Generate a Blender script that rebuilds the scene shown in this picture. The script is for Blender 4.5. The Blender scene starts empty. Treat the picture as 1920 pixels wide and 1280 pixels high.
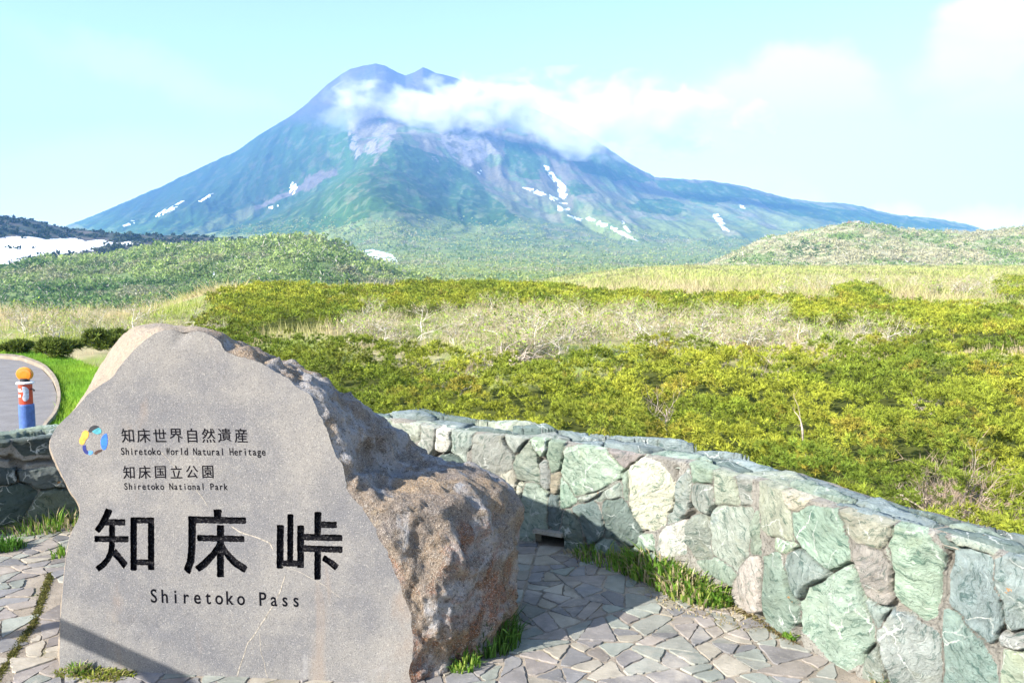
import bpy, math, random
import numpy as np
from mathutils import Vector
from mathutils.geometry import delaunay_2d_cdt

# ------------------------------------------------------------------ camera, sky, sun, exposure
F = 1507.0                      # focal length in pixels of the 1920 px wide photograph
PITCH = math.radians(5.3)
EYE = 1.6
scene = bpy.context.scene
COL = scene.collection
cam_d = bpy.data.cameras.new("camera")
cam_d.sensor_width = 36.0
cam_d.lens = F / 1920 * 36
cam_d.clip_start = 0.05
cam_d.clip_end = 40000
cam = bpy.data.objects.new("camera", cam_d)
COL.objects.link(cam)
cam.location = (0, 0, EYE)
cam.rotation_euler = (math.pi / 2 - PITCH, 0, 0)
scene.camera = cam

SUN_AZ = math.radians(236)      # clockwise from +Y (the view direction): behind the viewer, left
SUN_EL = math.radians(31)
TO_SUN = Vector((math.sin(SUN_AZ) * math.cos(SUN_EL), math.cos(SUN_AZ) * math.cos(SUN_EL), math.sin(SUN_EL)))
sd = bpy.data.lights.new("sun", 'SUN')
sd.energy = 4.9
sd.angle = math.radians(0.5)
sd.color = (1.0, 0.955, 0.88)
so = bpy.data.objects.new("sun", sd)
COL.objects.link(so)
so.rotation_euler = (-TO_SUN).to_track_quat('-Z', 'Y').to_euler()
so.location = (-20, -15, 20)

scene.view_settings.view_transform = 'Standard'
scene.view_settings.look = 'None'
scene.view_settings.gamma = 1
scene.view_settings.exposure = 1.5
cy = scene.cycles
cy.use_denoising = True
cy.max_bounces = 6
cy.diffuse_bounces = 3
cy.glossy_bounces = 2
cy.transmission_bounces = 3
cy.transparent_max_bounces = 8
cy.volume_bounces = 4
cy.sample_clamp_indirect = 6


# ------------------------------------------------------------------ node helpers
class NT:
    def __init__(self, tree):
        self.t = tree

    def n(self, typ, props=None, **ins):
        nd = self.t.nodes.new(typ)
        for k, v in (props or {}).items():
            setattr(nd, k, v)
        for k, v in ins.items():
            key = int(k[1:]) if k[0] == 'i' and k[1:].isdigit() else k.replace('_', ' ')
            self.put(nd.inputs[key], v)
        return nd

    def put(self, sock, v):
        if isinstance(v, bpy.types.NodeSocket):
            self.t.links.new(v, sock)
        elif isinstance(v, bpy.types.Node):
            self.t.links.new(v.outputs[0], sock)
        else:
            if sock.type == 'RGBA' and hasattr(v, '__len__') and len(v) == 3:
                v = (*v, 1)
            sock.default_value = v

    def math(self, op, a, b=0.0, clamp=False):
        return self.n('ShaderNodeMath', {'operation': op, 'use_clamp': clamp}, i0=a, i1=b).outputs[0]

    def mix(self, f, a, b, blend='MIX'):
        nd = self.n('ShaderNodeMix', {'data_type': 'RGBA', 'blend_type': blend})
        self.put(nd.inputs[0], f)
        self.put(nd.inputs[6], a)
        self.put(nd.inputs[7], b)
        return nd.outputs[2]

    def ramp(self, f, lo, hi, a=0.0, b=1.0, smooth=True):
        nd = self.n('ShaderNodeMapRange', {'interpolation_type': 'SMOOTHSTEP' if smooth else 'LINEAR'})
        for i, v in enumerate((f, lo, hi, a, b)):
            self.put(nd.inputs[i], v)
        return nd.outputs[0]

    def noise(self, vec, scale, detail=4, rough=0.55, dist=0.0):
        return self.n('ShaderNodeTexNoise', None, Vector=vec, Scale=scale, Detail=detail, Roughness=rough, Distortion=dist)

    def map(self, vec, loc=(0, 0, 0), rot=(0, 0, 0), sc=(1, 1, 1), typ='POINT'):
        return self.n('ShaderNodeMapping', {'vector_type': typ}, Vector=vec, Location=loc, Rotation=rot, Scale=sc).outputs[0]


# world: sky with soft clouds
world = bpy.data.worlds.new("World")
scene.world = world
world.use_nodes = True
world.node_tree.nodes.clear()
w = NT(world.node_tree)
SKY_STRENGTH = 0.115
sky = w.n('ShaderNodeTexSky', {'sky_type': 'NISHITA', 'sun_disc': False, 'sun_elevation': SUN_EL, 'sun_rotation': SUN_AZ,
                               'air_density': 1.0, 'dust_density': 0.6, 'ozone_density': 1.0, 'altitude': 700.0})
tc = w.n('ShaderNodeTexCoord').outputs['Generated']
sx = w.n('ShaderNodeSeparateXYZ', None, Vector=tc)
yy = w.math('MAXIMUM', sx.outputs[1], 0.08)
pa = w.math('DIVIDE', sx.outputs[0], yy)
pb = w.math('DIVIDE', sx.outputs[2], yy)
pv = w.n('ShaderNodeCombineXYZ', None, X=pa, Y=pb, Z=0.0).outputs[0]
wn = w.noise(pv, 9.0, 5, 0.55)
wn2 = w.noise(w.map(pv, sc=(3, 11, 1), rot=(0, 0, -0.35)), 2.0, 4, 0.5)
warp = w.n('ShaderNodeVectorMath', {'operation': 'SUBTRACT'}, i0=wn.outputs[1], i1=(0.5, 0.5, 0.5))
warp = w.n('ShaderNodeVectorMath', {'operation': 'SCALE'}, i0=warp.outputs[0], Scale=0.11)
pw = w.n('ShaderNodeVectorMath', {'operation': 'ADD'}, i0=pv, i1=warp.outputs[0]).outputs[0]


def sky_blob(u, v, ru, rv, rot, lo, hi, amt, vec=None):
    """a soft cloud in the sky dome at a direction (tangent coordinates)"""
    a, b = (u - 960) / F, (500 - v) / F
    m = w.map(vec or pw, loc=(a, b, 0), rot=(0, 0, rot), sc=(ru / F, rv / F, 1), typ='TEXTURE')
    g = w.n('ShaderNodeTexGradient', {'gradient_type': 'SPHERICAL'}, Vector=m)
    return w.ramp(g.outputs[1], lo, hi, 0.0, amt)


blobs = [
    sky_blob(1500, 215, 230, 120, 0.0, 0.0, 0.45, 0.55),
    sky_blob(1520, 165, 130, 70, 0.0, 0.0, 0.5, 0.40),
    sky_blob(1250, 235, 300, 110, 0.10, 0.0, 0.6, 0.55),
    sky_blob(1900, 55, 280, 85, 0.35, 0.0, 0.45, 0.85),
    sky_blob(1900, 240, 430, 150, 0.30, 0.0, 0.55, 0.85),
    sky_blob(1720, 320, 520, 110, 0.0, 0.0, 0.7, 0.65),
    sky_blob(300, 140, 420, 60, -0.30, 0.0, 0.9, 0.25),
    sky_blob(120, 300, 400, 60, 0.1, 0.0, 0.9, 0.25),
]
cl = blobs[0]
for b in blobs[1:]:
    cl = w.math('ADD', cl, b)
cl = w.math('MULTIPLY', cl, w.ramp(wn2.outputs[0], 0.2, 0.75, 0.55, 1.15))
hz = w.ramp(pb, 0.0, 0.34, 0.62, 0.10)
cl = w.math('MINIMUM', w.math('ADD', cl, hz), 0.95)
cl = w.math('MULTIPLY', cl, w.ramp(sx.outputs[1], 0.05, 0.3))
skyc = w.mix(cl, w.mix(1.0, sky.outputs[0], (1.22, 1.12, 1.06), 'MULTIPLY'), (5.0, 5.6, 5.9))
bg = w.n('ShaderNodeBackground', None, Color=skyc, Strength=SKY_STRENGTH)
wo = w.n('ShaderNodeOutputWorld')
w.t.links.new(bg.outputs[0], wo.inputs[0])


# ------------------------------------------------------------------ geometry helpers
CP, SP = math.cos(PITCH), math.sin(PITCH)


def ray(u, v):
    dx, dy = (u - 960) / F, -(v - 640) / F
    return np.array((dx, CP + dy * SP, -SP + dy * CP))


def at_y(u, v, y):
    d = ray(u, v)
    return np.array((0, 0, EYE)) + d * (y / d[1])


def at_z(u, v, z=0.0):
    d = ray(u, v)
    return np.array((0, 0, EYE)) + d * ((z - EYE) / d[2])


def project(p):
    p = np.asarray(p, float)
    x, y, z = p[..., 0], p[..., 1], p[..., 2] - EYE
    dep = np.maximum(y * CP - z * SP, 1e-3)
    return 960 + F * x / dep, 640 - F * (y * SP + z * CP) / dep


def hash3(ix, iy, iz, seed):
    h = (ix.astype(np.int64) * 374761393 + iy.astype(np.int64) * 668265263 + iz.astype(np.int64) * 1274126177 + seed * 974711) & 0xFFFFFFFF
    h = ((h ^ (h >> 13)) * 1274126177) & 0xFFFFFFFF
    h = ((h ^ (h >> 16)) * 2246822519) & 0xFFFFFFFF
    h = h ^ (h >> 15)
    return (h & 0xFFFFFF) / float(0xFFFFFF)


def vnoise(x, y, z=0.0, seed=0):
    x, y, z = np.broadcast_arrays(np.asarray(x, float), np.asarray(y, float), np.asarray(z, float))
    ix, iy, iz = np.floor(x), np.floor(y), np.floor(z)
    fx, fy, fz = x - ix, y - iy, z - iz
    fx, fy, fz = [f * f * f * (f * (f * 6 - 15) + 10) for f in (fx, fy, fz)]
    r = 0
    for a in (0, 1):
        for b in (0, 1):
            for c in (0, 1):
                r = r + hash3(ix + a, iy + b, iz + c, seed) * (fx if a else 1 - fx) * (fy if b else 1 - fy) * (fz if c else 1 - fz)
    return r * 2 - 1


def fbm(x, y, z=0.0, octv=4, seed=0, gain=0.5, lac=2.03):
    a, s, r = 1.0, 0.0, 0
    x, y, z = np.asarray(x, float), np.asarray(y, float), np.asarray(z, float)
    for k in range(octv):
        r = r + a * vnoise(x, y, z, seed + k * 17)
        s += a
        a *= gain
        x, y, z = x * lac + 3.1, y * lac + 1.7, z * lac + 5.3
    return r / s


def ridged(x, y, z=0.0, octv=4, seed=0):
    a, s, r = 1.0, 0.0, 0
    x, y, z = np.asarray(x, float), np.asarray(y, float), np.asarray(z, float)
    for k in range(octv):
        r = r + a * (1 - 2 * np.abs(vnoise(x, y, z, seed + k * 13)))
        s += a
        a *= 0.5
        x, y, z = x * 2.03 + 3.1, y * 2.03 + 1.7, z * 2.03 + 5.3
    return r / s


def sstep(a, b, x):
    t = np.clip((np.asarray(x, float) - a) / (b - a), 0, 1)
    return t * t * (3 - 2 * t)


def inpoly(px, py, poly):
    px, py = np.asarray(px), np.asarray(py)
    c = np.zeros(px.shape, bool)
    n = len(poly)
    for i in range(n):
        x1, y1 = poly[i]
        x2, y2 = poly[(i + 1) % n]
        if y1 == y2:
            continue
        c ^= ((y1 > py) != (y2 > py)) & (px < (x2 - x1) * (py - y1) / (y2 - y1) + x1)
    return c


def mesh_np(name, V, faces, mats=None, col=None, mi=None, smooth=False, parent=None, attrs=None):
    """faces: list of lists, or an (n,k) int array"""
    V = np.asarray(V, np.float32).reshape(-1, 3)
    me = bpy.data.meshes.new(name)
    if isinstance(faces, np.ndarray):
        nf, k = faces.shape
        me.vertices.add(len(V))
        me.vertices.foreach_set('co', V.ravel())
        me.loops.add(nf * k)
        me.loops.foreach_set('vertex_index', faces.astype(np.int32).ravel())
        me.polygons.add(nf)
        me.polygons.foreach_set('loop_start', np.arange(0, nf * k, k, dtype=np.int32))
    else:
        me.from_pydata([tuple(map(float, v)) for v in V], [], [tuple(map(int, f)) for f in faces])
        nf = len(me.polygons)
    for m in (mats or []):
        me.materials.append(m)
    if mi is not None:
        me.polygons.foreach_set('material_index', np.asarray(mi, np.int32))
    me.polygons.foreach_set('use_smooth', np.full(nf, smooth, bool))
    if col is not None:
        c = np.ones((len(V), 4), np.float32)
        c[:, :3] = np.asarray(col, np.float32).reshape(-1, 3)
        a = me.color_attributes.new('Col', 'FLOAT_COLOR', 'POINT')
        a.data.foreach_set('color', c.ravel())
    me.update(calc_edges=True)
    me.validate()
    ob = bpy.data.objects.new(name, me)
    COL.objects.link(ob)
    if parent is not None:
        ob.parent = parent
    return ob


def tag(o, label=None, cat=None, group=None, kind=None):
    for k, v in (('label', label), ('category', cat), ('group', group), ('kind', kind)):
        if v:
            o[k] = v
    return o


def empty(name, loc=(0, 0, 0), rz=0.0):
    o = bpy.data.objects.new(name, None)
    o.empty_display_size = 0.2
    COL.objects.link(o)
    o.location = tuple(map(float, loc))
    o.rotation_euler = (0, 0, rz)
    return o


def grid_faces(nr, nc, wrap=False):
    r = np.arange(nr - 1)[:, None]
    c = np.arange(nc if wrap else nc - 1)[None, :]
    c2 = (c + 1) % nc
    f = np.stack([r * nc + c, r * nc + c2, (r + 1) * nc + c2, (r + 1) * nc + c], -1)
    return f.reshape(-1, 4)


class MB:
    """collects polygons, builds ONE mesh object"""
    def __init__(self):
        self.v, self.f, self.m, self.c = [], [], [], []

    def add(self, verts, faces, mi=0, col=(1, 1, 1)):
        o = len(self.v)
        self.v += [tuple(map(float, p)) for p in verts]
        self.c += [col] * len(verts)
        self.f += [tuple(int(i) + o for i in f) for f in faces]
        self.m += [mi] * len(faces)

    def lathe(self, prof, n=24, c=(0, 0, 0), mi=0, capb=True, capt=True):
        vs, fs = [], []
        for r, z in prof:
            for k in range(n):
                a = 2 * math.pi * k / n
                vs.append((c[0] + r * math.cos(a), c[1] + r * math.sin(a), c[2] + z))
        for i in range(len(prof) - 1):
            for k in range(n):
                k2 = (k + 1) % n
                fs.append((i * n + k, i * n + k2, (i + 1) * n + k2, (i + 1) * n + k))
        if capb:
            fs.append(tuple(range(n))[::-1])
        if capt:
            fs.append(tuple((len(prof) - 1) * n + k for k in range(n)))
        self.add(vs, fs, mi)

    def tube(self, pts, radii, n=5, mi=0, col=(1, 1, 1), cap=True):
        pts = [np.asarray(p, float) for p in pts]
        vs, fs = [], []
        ref = np.array((0.31, 0.17, 0.93))
        for i, p in enumerate(pts):
            d = pts[min(i + 1, len(pts) - 1)] - pts[max(i - 1, 0)]
            d = d / (np.linalg.norm(d) + 1e-9)
            s = np.cross(d, ref)
            if np.linalg.norm(s) < 0.05:
                s = np.cross(d, (1, 0, 0))
            s /= np.linalg.norm(s)
            t = np.cross(d, s)
            for k in range(n):
                a = 2 * math.pi * k / n
                vs.append(p + radii[i] * (math.cos(a) * s + math.sin(a) * t))
        for i in range(len(pts) - 1):
            for k in range(n):
                k2 = (k + 1) % n
                fs.append((i * n + k, i * n + k2, (i + 1) * n + k2, (i + 1) * n + k))
        if cap:
            fs.append(tuple(range(n))[::-1])
            fs.append(tuple((len(pts) - 1) * n + k for k in range(n)))
        self.add(vs, fs, mi, col)

    def box(self, c, s, rz=0.0, mi=0):
        vs = []
        for dz in (-.5, .5):
            for dx, dy in ((-.5, -.5), (.5, -.5), (.5, .5), (-.5, .5)):
                x, y = dx * s[0], dy * s[1]
                vs.append((c[0] + x * math.cos(rz) - y * math.sin(rz), c[1] + x * math.sin(rz) + y * math.cos(rz), c[2] + dz * s[2]))
        self.add(vs, [(3, 2, 1, 0), (4, 5, 6, 7), (0, 1, 5, 4), (1, 2, 6, 5), (2, 3, 7, 6), (3, 0, 4, 7)], mi)

    def build(self, name, mats, parent=None, smooth=False, color=False):
        return mesh_np(name, self.v, self.f, mats, self.c if color else None, self.m, smooth, parent)


# ------------------------------------------------------------------ materials
def new_mat(name):
    m = bpy.data.materials.new(name)
    m.use_nodes = True
    m.node_tree.nodes.clear()
    t = NT(m.node_tree)
    out = t.n('ShaderNodeOutputMaterial')
    return m, t, out


def finish(t, out, color, rough=0.85, bump=None, bstr=0.5, bdist=0.01, spec=0.3, trans=None):
    b = t.n('ShaderNodeBsdfPrincipled', None, Base_Color=color, Roughness=rough)
    b.inputs['Specular IOR Level'].default_value = spec
    if bump is not None:
        bn = t.n('ShaderNodeBump', None, Height=bump, Strength=bstr, Distance=bdist)
        t.t.links.new(bn.outputs[0], b.inputs['Normal'])
    sh = b.outputs[0]
    if trans:
        tr = t.n('ShaderNodeBsdfTranslucent', None, Color=color)
        mx = t.n('ShaderNodeMixShader', None, Fac=trans)
        t.t.links.new(sh, mx.inputs[1])
        t.t.links.new(tr.outputs[0], mx.inputs[2])
        sh = mx.outputs[0]
    t.t.links.new(sh, out.inputs[0])


def obj_co(t):
    return t.n('ShaderNodeTexCoord').outputs['Object']


def attr_col(t):
    return t.n('ShaderNodeAttribute', {'attribute_name': 'Col'}).outputs['Color']


def m_plain(name, color, rough=0.6, var=0.15, scale=30, bstr=0.2, spec=0.3):
    m, t, out = new_mat(name)
    co = obj_co(t)
    n = t.noise(co, scale, 5, 0.6).outputs[0]
    dk = tuple(c * (1 - var) for c in color)
    lt = tuple(min(1, c * (1 + var)) for c in color)
    finish(t, out, t.mix(t.ramp(n, 0.3, 0.7), dk, lt), rough, n, bstr, 0.004, spec)
    return m


def m_attr(name, var=0.25, scale=8.0, rough=0.8, trans=None, bstr=0.0, bdist=0.01, spec=0.2):
    m, t, out = new_mat(name)
    co = obj_co(t)
    c = attr_col(t)
    n = t.noise(co, scale, 4, 0.6).outputs[0]
    k = t.ramp(n, 0.25, 0.75, 1 - var, 1 + var, False)
    kk = t.n('ShaderNodeCombineColor', None, Red=k, Green=k, Blue=k).outputs[0]
    finish(t, out, t.mix(1.0, c, kk, 'MULTIPLY'), rough, n if bstr else None, bstr, bdist, spec, trans)
    return m


def m_granite():
    m, t, out = new_mat("dressed_granite")
    co = obj_co(t)
    big = t.noise(co, 2.6, 5, 0.6).outputs[0]
    med = t.noise(co, 14, 5, 0.65).outputs[0]
    fine = t.noise(co, 210, 3, 0.7).outputs[0]
    sp = t.n('ShaderNodeTexVoronoi', {'feature': 'F1'}, Vector=co, Scale=170.0)
    c = t.mix(t.ramp(big, 0.32, 0.68), (0.118, 0.117, 0.123), (0.196, 0.184, 0.168))
    c = t.mix(t.math('MULTIPLY', t.ramp(med, 0.45, 0.8), 0.35), c, (0.25, 0.235, 0.21))
    c = t.mix(t.math('MULTIPLY', t.ramp(fine, 0.50, 0.66), 0.6), c, (0.06, 0.057, 0.06))
    c = t.mix(t.math('MULTIPLY', t.ramp(fine, 0.44, 0.30), 0.65), c, (0.34, 0.32, 0.29))
    wsp = t.math('MULTIPLY', t.ramp(sp.outputs['Distance'], 0.22, 0.10), t.ramp(t.noise(co, 40, 2).outputs[0], 0.48, 0.62))
    c = t.mix(t.math('MULTIPLY', wsp, 0.7), c, (0.52, 0.50, 0.46))
    wh = t.noise(co, 6.0, 6, 0.7, 0.6).outputs[0]
    c = t.mix(t.math('MULTIPLY', t.ramp(wh, 0.60, 0.74), 0.4), c, (0.31, 0.30, 0.295))
    st = t.noise(t.map(co, sc=(1, 1, 0.35)), 5.0, 5, 0.6, 0.4).outputs[0]
    c = t.mix(t.math('MULTIPLY', t.ramp(st, 0.58, 0.75), 0.35), c, (0.24, 0.165, 0.11))
    h = t.math('ADD', t.math('MULTIPLY', fine, 0.5), t.math('MULTIPLY', med, 1.2))
    finish(t, out, c, 0.8, h, 0.55, 0.004, 0.25)
    return m


def m_rock():
    m, t, out = new_mat("rough_boulder_rock")
    co = obj_co(t)
    sep = t.n('ShaderNodeSeparateXYZ', None, Vector=co)
    big = t.noise(co, 3.0, 6, 0.65, 0.5).outputs[0]
    med = t.noise(co, 11, 6, 0.7, 0.3).outputs[0]
    fine = t.noise(co, 75, 5, 0.7).outputs[0]
    sand = t.noise(co, 240, 2, 0.7).outputs[0]
    c = t.mix(t.ramp(big, 0.36, 0.64), (0.185, 0.155, 0.135), (0.29, 0.205, 0.125))
    bl = t.noise(t.map(co, loc=(3, 1, 2)), 5.5, 5, 0.6, 0.6).outputs[0]
    c = t.mix(t.math('MULTIPLY', t.ramp(bl, 0.47, 0.60), 0.8), c, (0.34, 0.34, 0.35))
    rn = t.noise(t.map(co, loc=(7, 4, 1)), 4.2, 7, 0.68, 0.5).outputs[0]
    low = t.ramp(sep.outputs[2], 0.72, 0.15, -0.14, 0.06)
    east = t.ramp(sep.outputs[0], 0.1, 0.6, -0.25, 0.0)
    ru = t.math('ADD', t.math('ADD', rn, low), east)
    c = t.mix(t.math('MULTIPLY', t.ramp(ru, 0.475, 0.63), 0.85), c, t.mix(t.ramp(fine, 0.4, 0.62), (0.24, 0.085, 0.028), (0.105, 0.052, 0.03)))
    c = t.mix(t.math('MULTIPLY', t.ramp(med, 0.55, 0.72), 0.6), c, (0.44, 0.35, 0.24))
    c = t.mix(t.math('MULTIPLY', t.ramp(med, 0.43, 0.28), 0.75), c, (0.06, 0.055, 0.05))
    c = t.mix(t.math('MULTIPLY', t.ramp(fine, 0.52, 0.64), 0.75), c, (0.05, 0.042, 0.036))
    c = t.mix(t.math('MULTIPLY', t.ramp(sand, 0.55, 0.64), 0.7), c, (0.55, 0.50, 0.43))
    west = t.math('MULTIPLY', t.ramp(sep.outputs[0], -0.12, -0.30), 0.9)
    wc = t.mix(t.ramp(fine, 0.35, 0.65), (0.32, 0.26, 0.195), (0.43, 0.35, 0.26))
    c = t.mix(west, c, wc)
    h = t.math('ADD', t.math('MULTIPLY', med, 2.2), t.math('ADD', fine, t.math('MULTIPLY', sand, 0.35)))
    finish(t, out, c, 0.85, h, 0.95, 0.02, 0.3)
    return m


def m_wallstone():
    m, t, out = new_mat("green_wall_stone")
    co0 = obj_co(t)
    base = attr_col(t)
    rnd = t.n('ShaderNodeSeparateColor', None, Color=t.n('ShaderNodeAttribute', {'attribute_name': 'Rnd'}).outputs['Color'])
    shift = t.n('ShaderNodeCombineXYZ', None, X=t.math('MULTIPLY', rnd.outputs[1], 31.0), Y=t.math('MULTIPLY', rnd.outputs[0], 17.0), Z=0.0)
    co1 = t.n('ShaderNodeVectorMath', {'operation': 'ADD'}, i0=co0, i1=shift.outputs[0]).outputs[0]
    co = t.n('ShaderNodeVectorRotate', {'rotation_type': 'AXIS_ANGLE'}, Vector=co1, Axis=(.6, .75, .2), Angle=t.math('MULTIPLY', rnd.outputs[0], 6.28)).outputs[0]
    wn_ = t.noise(co, 5, 4, 0.6)
    off = t.n('ShaderNodeVectorMath', {'operation': 'SCALE'}, i0=wn_.outputs[1], Scale=0.16)
    cw = t.n('ShaderNodeVectorMath', {'operation': 'ADD'}, i0=co, i1=off.outputs[0]).outputs[0]
    big = t.noise(co, 6, 6, 0.68, 0.5).outputs[0]
    fol = t.noise(t.map(cw, sc=(1, 1, 5.0)), 11, 8, 0.80, 0.3).outputs[0]
    fine = t.noise(co, 120, 4, 0.75).outputs[0]
    k = t.ramp(big, 0.3, 0.7, 0.70, 1.28, False)
    kk = t.n('ShaderNodeCombineColor', None, Red=k, Green=k, Blue=k).outputs[0]
    c = t.mix(1.0, base, kk, 'MULTIPLY')
    c = t.mix(t.math('MULTIPLY', t.ramp(fol, 0.51, 0.61), 0.9), c, t.mix(1.0, c, (0.28, 0.40, 0.38), 'MULTIPLY'))
    c = t.mix(t.math('MULTIPLY', t.ramp(fol, 0.45, 0.32), 0.75), c, t.mix(1.0, c, (1.65, 1.55, 1.55), 'MULTIPLY'))
    cr_ = t.noise(t.map(cw, loc=(3, 3, 9), sc=(1.6, 1, 7.0)), 7, 5, 0.7, 0.2).outputs[0]
    seam = t.math('MULTIPLY', t.ramp(t.math('ABSOLUTE', t.math('SUBTRACT', cr_, 0.5)), 0.012, 0.003), t.ramp(t.noise(co1, 6, 3).outputs[0], 0.48, 0.58))
    c = t.mix(t.math('MULTIPLY', seam, 0.7), c, (0.05, 0.06, 0.055))
    gr = t.noise(t.map(co, loc=(2, 5, 3)), 8, 6, 0.68, 0.4).outputs[0]
    c = t.mix(t.math('MULTIPLY', t.ramp(gr, 0.54, 0.68), 0.55), c, t.mix(1.0, c, (1.02, 0.97, 0.84), 'MULTIPLY'))
    bl = t.noise(t.map(co, loc=(7, 1, 5)), 7, 6, 0.68, 0.4).outputs[0]
    c = t.mix(t.math('MULTIPLY', t.ramp(bl, 0.58, 0.70), 0.6), c, t.mix(1.0, c, (0.50, 0.60, 0.72), 'MULTIPLY'))
    v1 = t.n('ShaderNodeTexVoronoi', {'feature': 'DISTANCE_TO_EDGE'}, Vector=t.map(cw, rot=(0.5, 0.3, 0.6), sc=(1, 1, 0.4)), Scale=8.0)
    msk = t.ramp(t.noise(co1, 5, 4).outputs[0], 0.46, 0.60)
    vein = t.math('MULTIPLY', t.math('MULTIPLY', t.ramp(v1.outputs['Distance'], 0.028, 0.004), msk), t.ramp(fine, 0.34, 0.52))
    c = t.mix(t.math('MULTIPLY', vein, 0.8), c, (0.70, 0.72, 0.66))
    c = t.mix(t.math('MULTIPLY', t.ramp(fine, 0.57, 0.72), 0.5), c, (0.09, 0.11, 0.10))
    li = t.noise(t.map(co1, loc=(1, 8, 6)), 13, 4, 0.6).outputs[0]
    c = t.mix(t.math('MULTIPLY', t.ramp(li, 0.72, 0.75), 0.8), c, (0.55, 0.25, 0.06))
    # mortar between the stones
    mf = t.noise(co0, 85, 4, 0.75).outputs[0]
    mb_ = t.noise(co0, 6, 5, 0.6).outputs[0]
    mc = t.mix(t.ramp(mb_, 0.3, 0.7), (0.255, 0.24, 0.205), (0.40, 0.38, 0.33))
    mc = t.mix(t.math('MULTIPLY', t.ramp(mf, 0.52, 0.66), 0.85), mc, (0.085, 0.075, 0.06))
    mk_ = t.ramp(t.math('ADD', rnd.outputs[2], t.ramp(mf, 0.3, 0.7, -0.25, 0.25)), 0.35, 0.65)
    c = t.mix(mk_, c, mc)
    h = t.math('ADD', t.math('MULTIPLY', fol, 2.6), t.math('ADD', t.math('MULTIPLY', fine, 0.7), t.math('MULTIPLY', big, 1.5)))
    finish(t, out, c, 0.75, h, 0.85, 0.018, 0.25)
    return m


def m_grain(name, a, b, dark, scale=90, bd=0.006, moss=False):
    m, t, out = new_mat(name)
    co = obj_co(t)
    big = t.noise(co, 5, 5, 0.6).outputs[0]
    fine = t.noise(co, scale, 4, 0.75).outputs[0]
    c = t.mix(t.ramp(big, 0.3, 0.7), a, b)
    c = t.mix(t.math('MULTIPLY', t.ramp(fine, 0.53, 0.68), 0.8), c, dark)
    if moss:
        mo = t.noise(t.map(co, loc=(4, 4, 0)), 3.0, 6, 0.7).outputs[0]
        c = t.mix(t.math('MULTIPLY', t.ramp(mo, 0.58, 0.66), 0.85), c, (0.13, 0.14, 0.03))
        c = t.mix(t.math('MULTIPLY', t.ramp(mo, 0.42, 0.30), 0.8), c, (0.07, 0.06, 0.05))
    h = t.math('ADD', fine, t.math('MULTIPLY', big, 1.5))
    finish(t, out, c, 0.92, h, 0.8, bd, 0.15)
    return m


def m_paver():
    m, t, out = new_mat("paving_stone")
    co = obj_co(t)
    base = attr_col(t)
    big = t.noise(co, 9, 5, 0.6, 0.3).outputs[0]
    med = t.noise(t.map(co, sc=(1, 2.2, 1), rot=(0, 0, 0.5)), 38, 5, 0.7).outputs[0]
    fine = t.noise(co, 260, 3, 0.7).outputs[0]
    k = t.ramp(big, 0.25, 0.75, 0.72, 1.3, False)
    kk = t.n('ShaderNodeCombineColor', None, Red=k, Green=k, Blue=k).outputs[0]
    c = t.mix(1.0, base, kk, 'MULTIPLY')
    c = t.mix(t.math('MULTIPLY', t.ramp(med, 0.55, 0.72), 0.45), c, (0.42, 0.38, 0.33))
    c = t.mix(t.math('MULTIPLY', t.ramp(fine, 0.55, 0.7), 0.4), c, (0.08, 0.07, 0.07))
    du = t.noise(t.map(co, loc=(6, 1, 0)), 2.2, 6, 0.7).outputs[0]
    c = t.mix(t.math('MULTIPLY', t.ramp(du, 0.52, 0.70), 0.6), c, (0.44, 0.39, 0.32))
    h = t.math('ADD', t.math('MULTIPLY', big, 1.2), t.math('ADD', med, t.math('MULTIPLY', fine, 0.4)))
    finish(t, out, c, 0.8, h, 0.6, 0.006, 0.3)
    return m


MAT = {}
MAT['granite'] = m_granite()
MAT['rock'] = m_rock()
MAT['vein'] = m_plain('pale_quartz_vein', (0.27, 0.24, 0.20), 0.8, 0.45, 90)
MAT['black_paint'] = m_plain('black_letter_paint', (0.005, 0.005, 0.007), 0.8, 0.4, 60, 0.1, spec=0.03)
mm, tt, oo = new_mat('worn_black_groove')
cc = obj_co(tt)
nn = tt.noise(cc, 120, 4, 0.75).outputs[0]
finish(tt, oo, tt.mix(tt.math('MULTIPLY', tt.ramp(nn, 0.52, 0.66), 0.5), (0.006, 0.006, 0.008), (0.13, 0.125, 0.12)), 0.85, nn, 0.9, 0.006, 0.03)
MAT['groove'] = mm
MAT['wallstone'] = m_wallstone()
MAT['mortar'] = m_grain('wall_mortar', (0.235, 0.215, 0.175), (0.335, 0.305, 0.25), (0.07, 0.06, 0.05), 85, 0.012)
MAT['grout'] = m_grain('paving_grout', (0.20, 0.17, 0.135), (0.34, 0.29, 0.23), (0.06, 0.05, 0.04), 110, 0.008, True)
MAT['paver'] = m_paver()
MAT['leaf'] = m_attr('leafage', 0.2, 3.0, 0.9, 0.28, spec=0.05)
MAT['needle'] = m_attr('pine_needles', 0.15, 2.0, 0.7, 0.12, spec=0.12)
MAT['grassm'] = m_attr('grass_blades', 0.15, 5.0, 0.7, 0.35)
MAT['bark'] = m_plain('pale_birch_bark', (0.58, 0.53, 0.45), 0.85, 0.4, 9, 0.4)
MAT['twig'] = m_attr('twigs_and_buds', 0.2, 3.0, 0.95, 0.15, spec=0.05)
MAT['deadwood'] = m_plain('weathered_dead_wood', (0.40, 0.33, 0.27), 0.9, 0.4, 14, 0.4)
MAT['soil'] = m_attr('ground_cover_soil', 0.35, 1.2, 1.0, None, 0.5, 0.05, 0.0)
MAT['hill'] = m_attr('hill_cover', 0.4, 0.09, 0.95, None, 0.8, 2.0)
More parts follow.
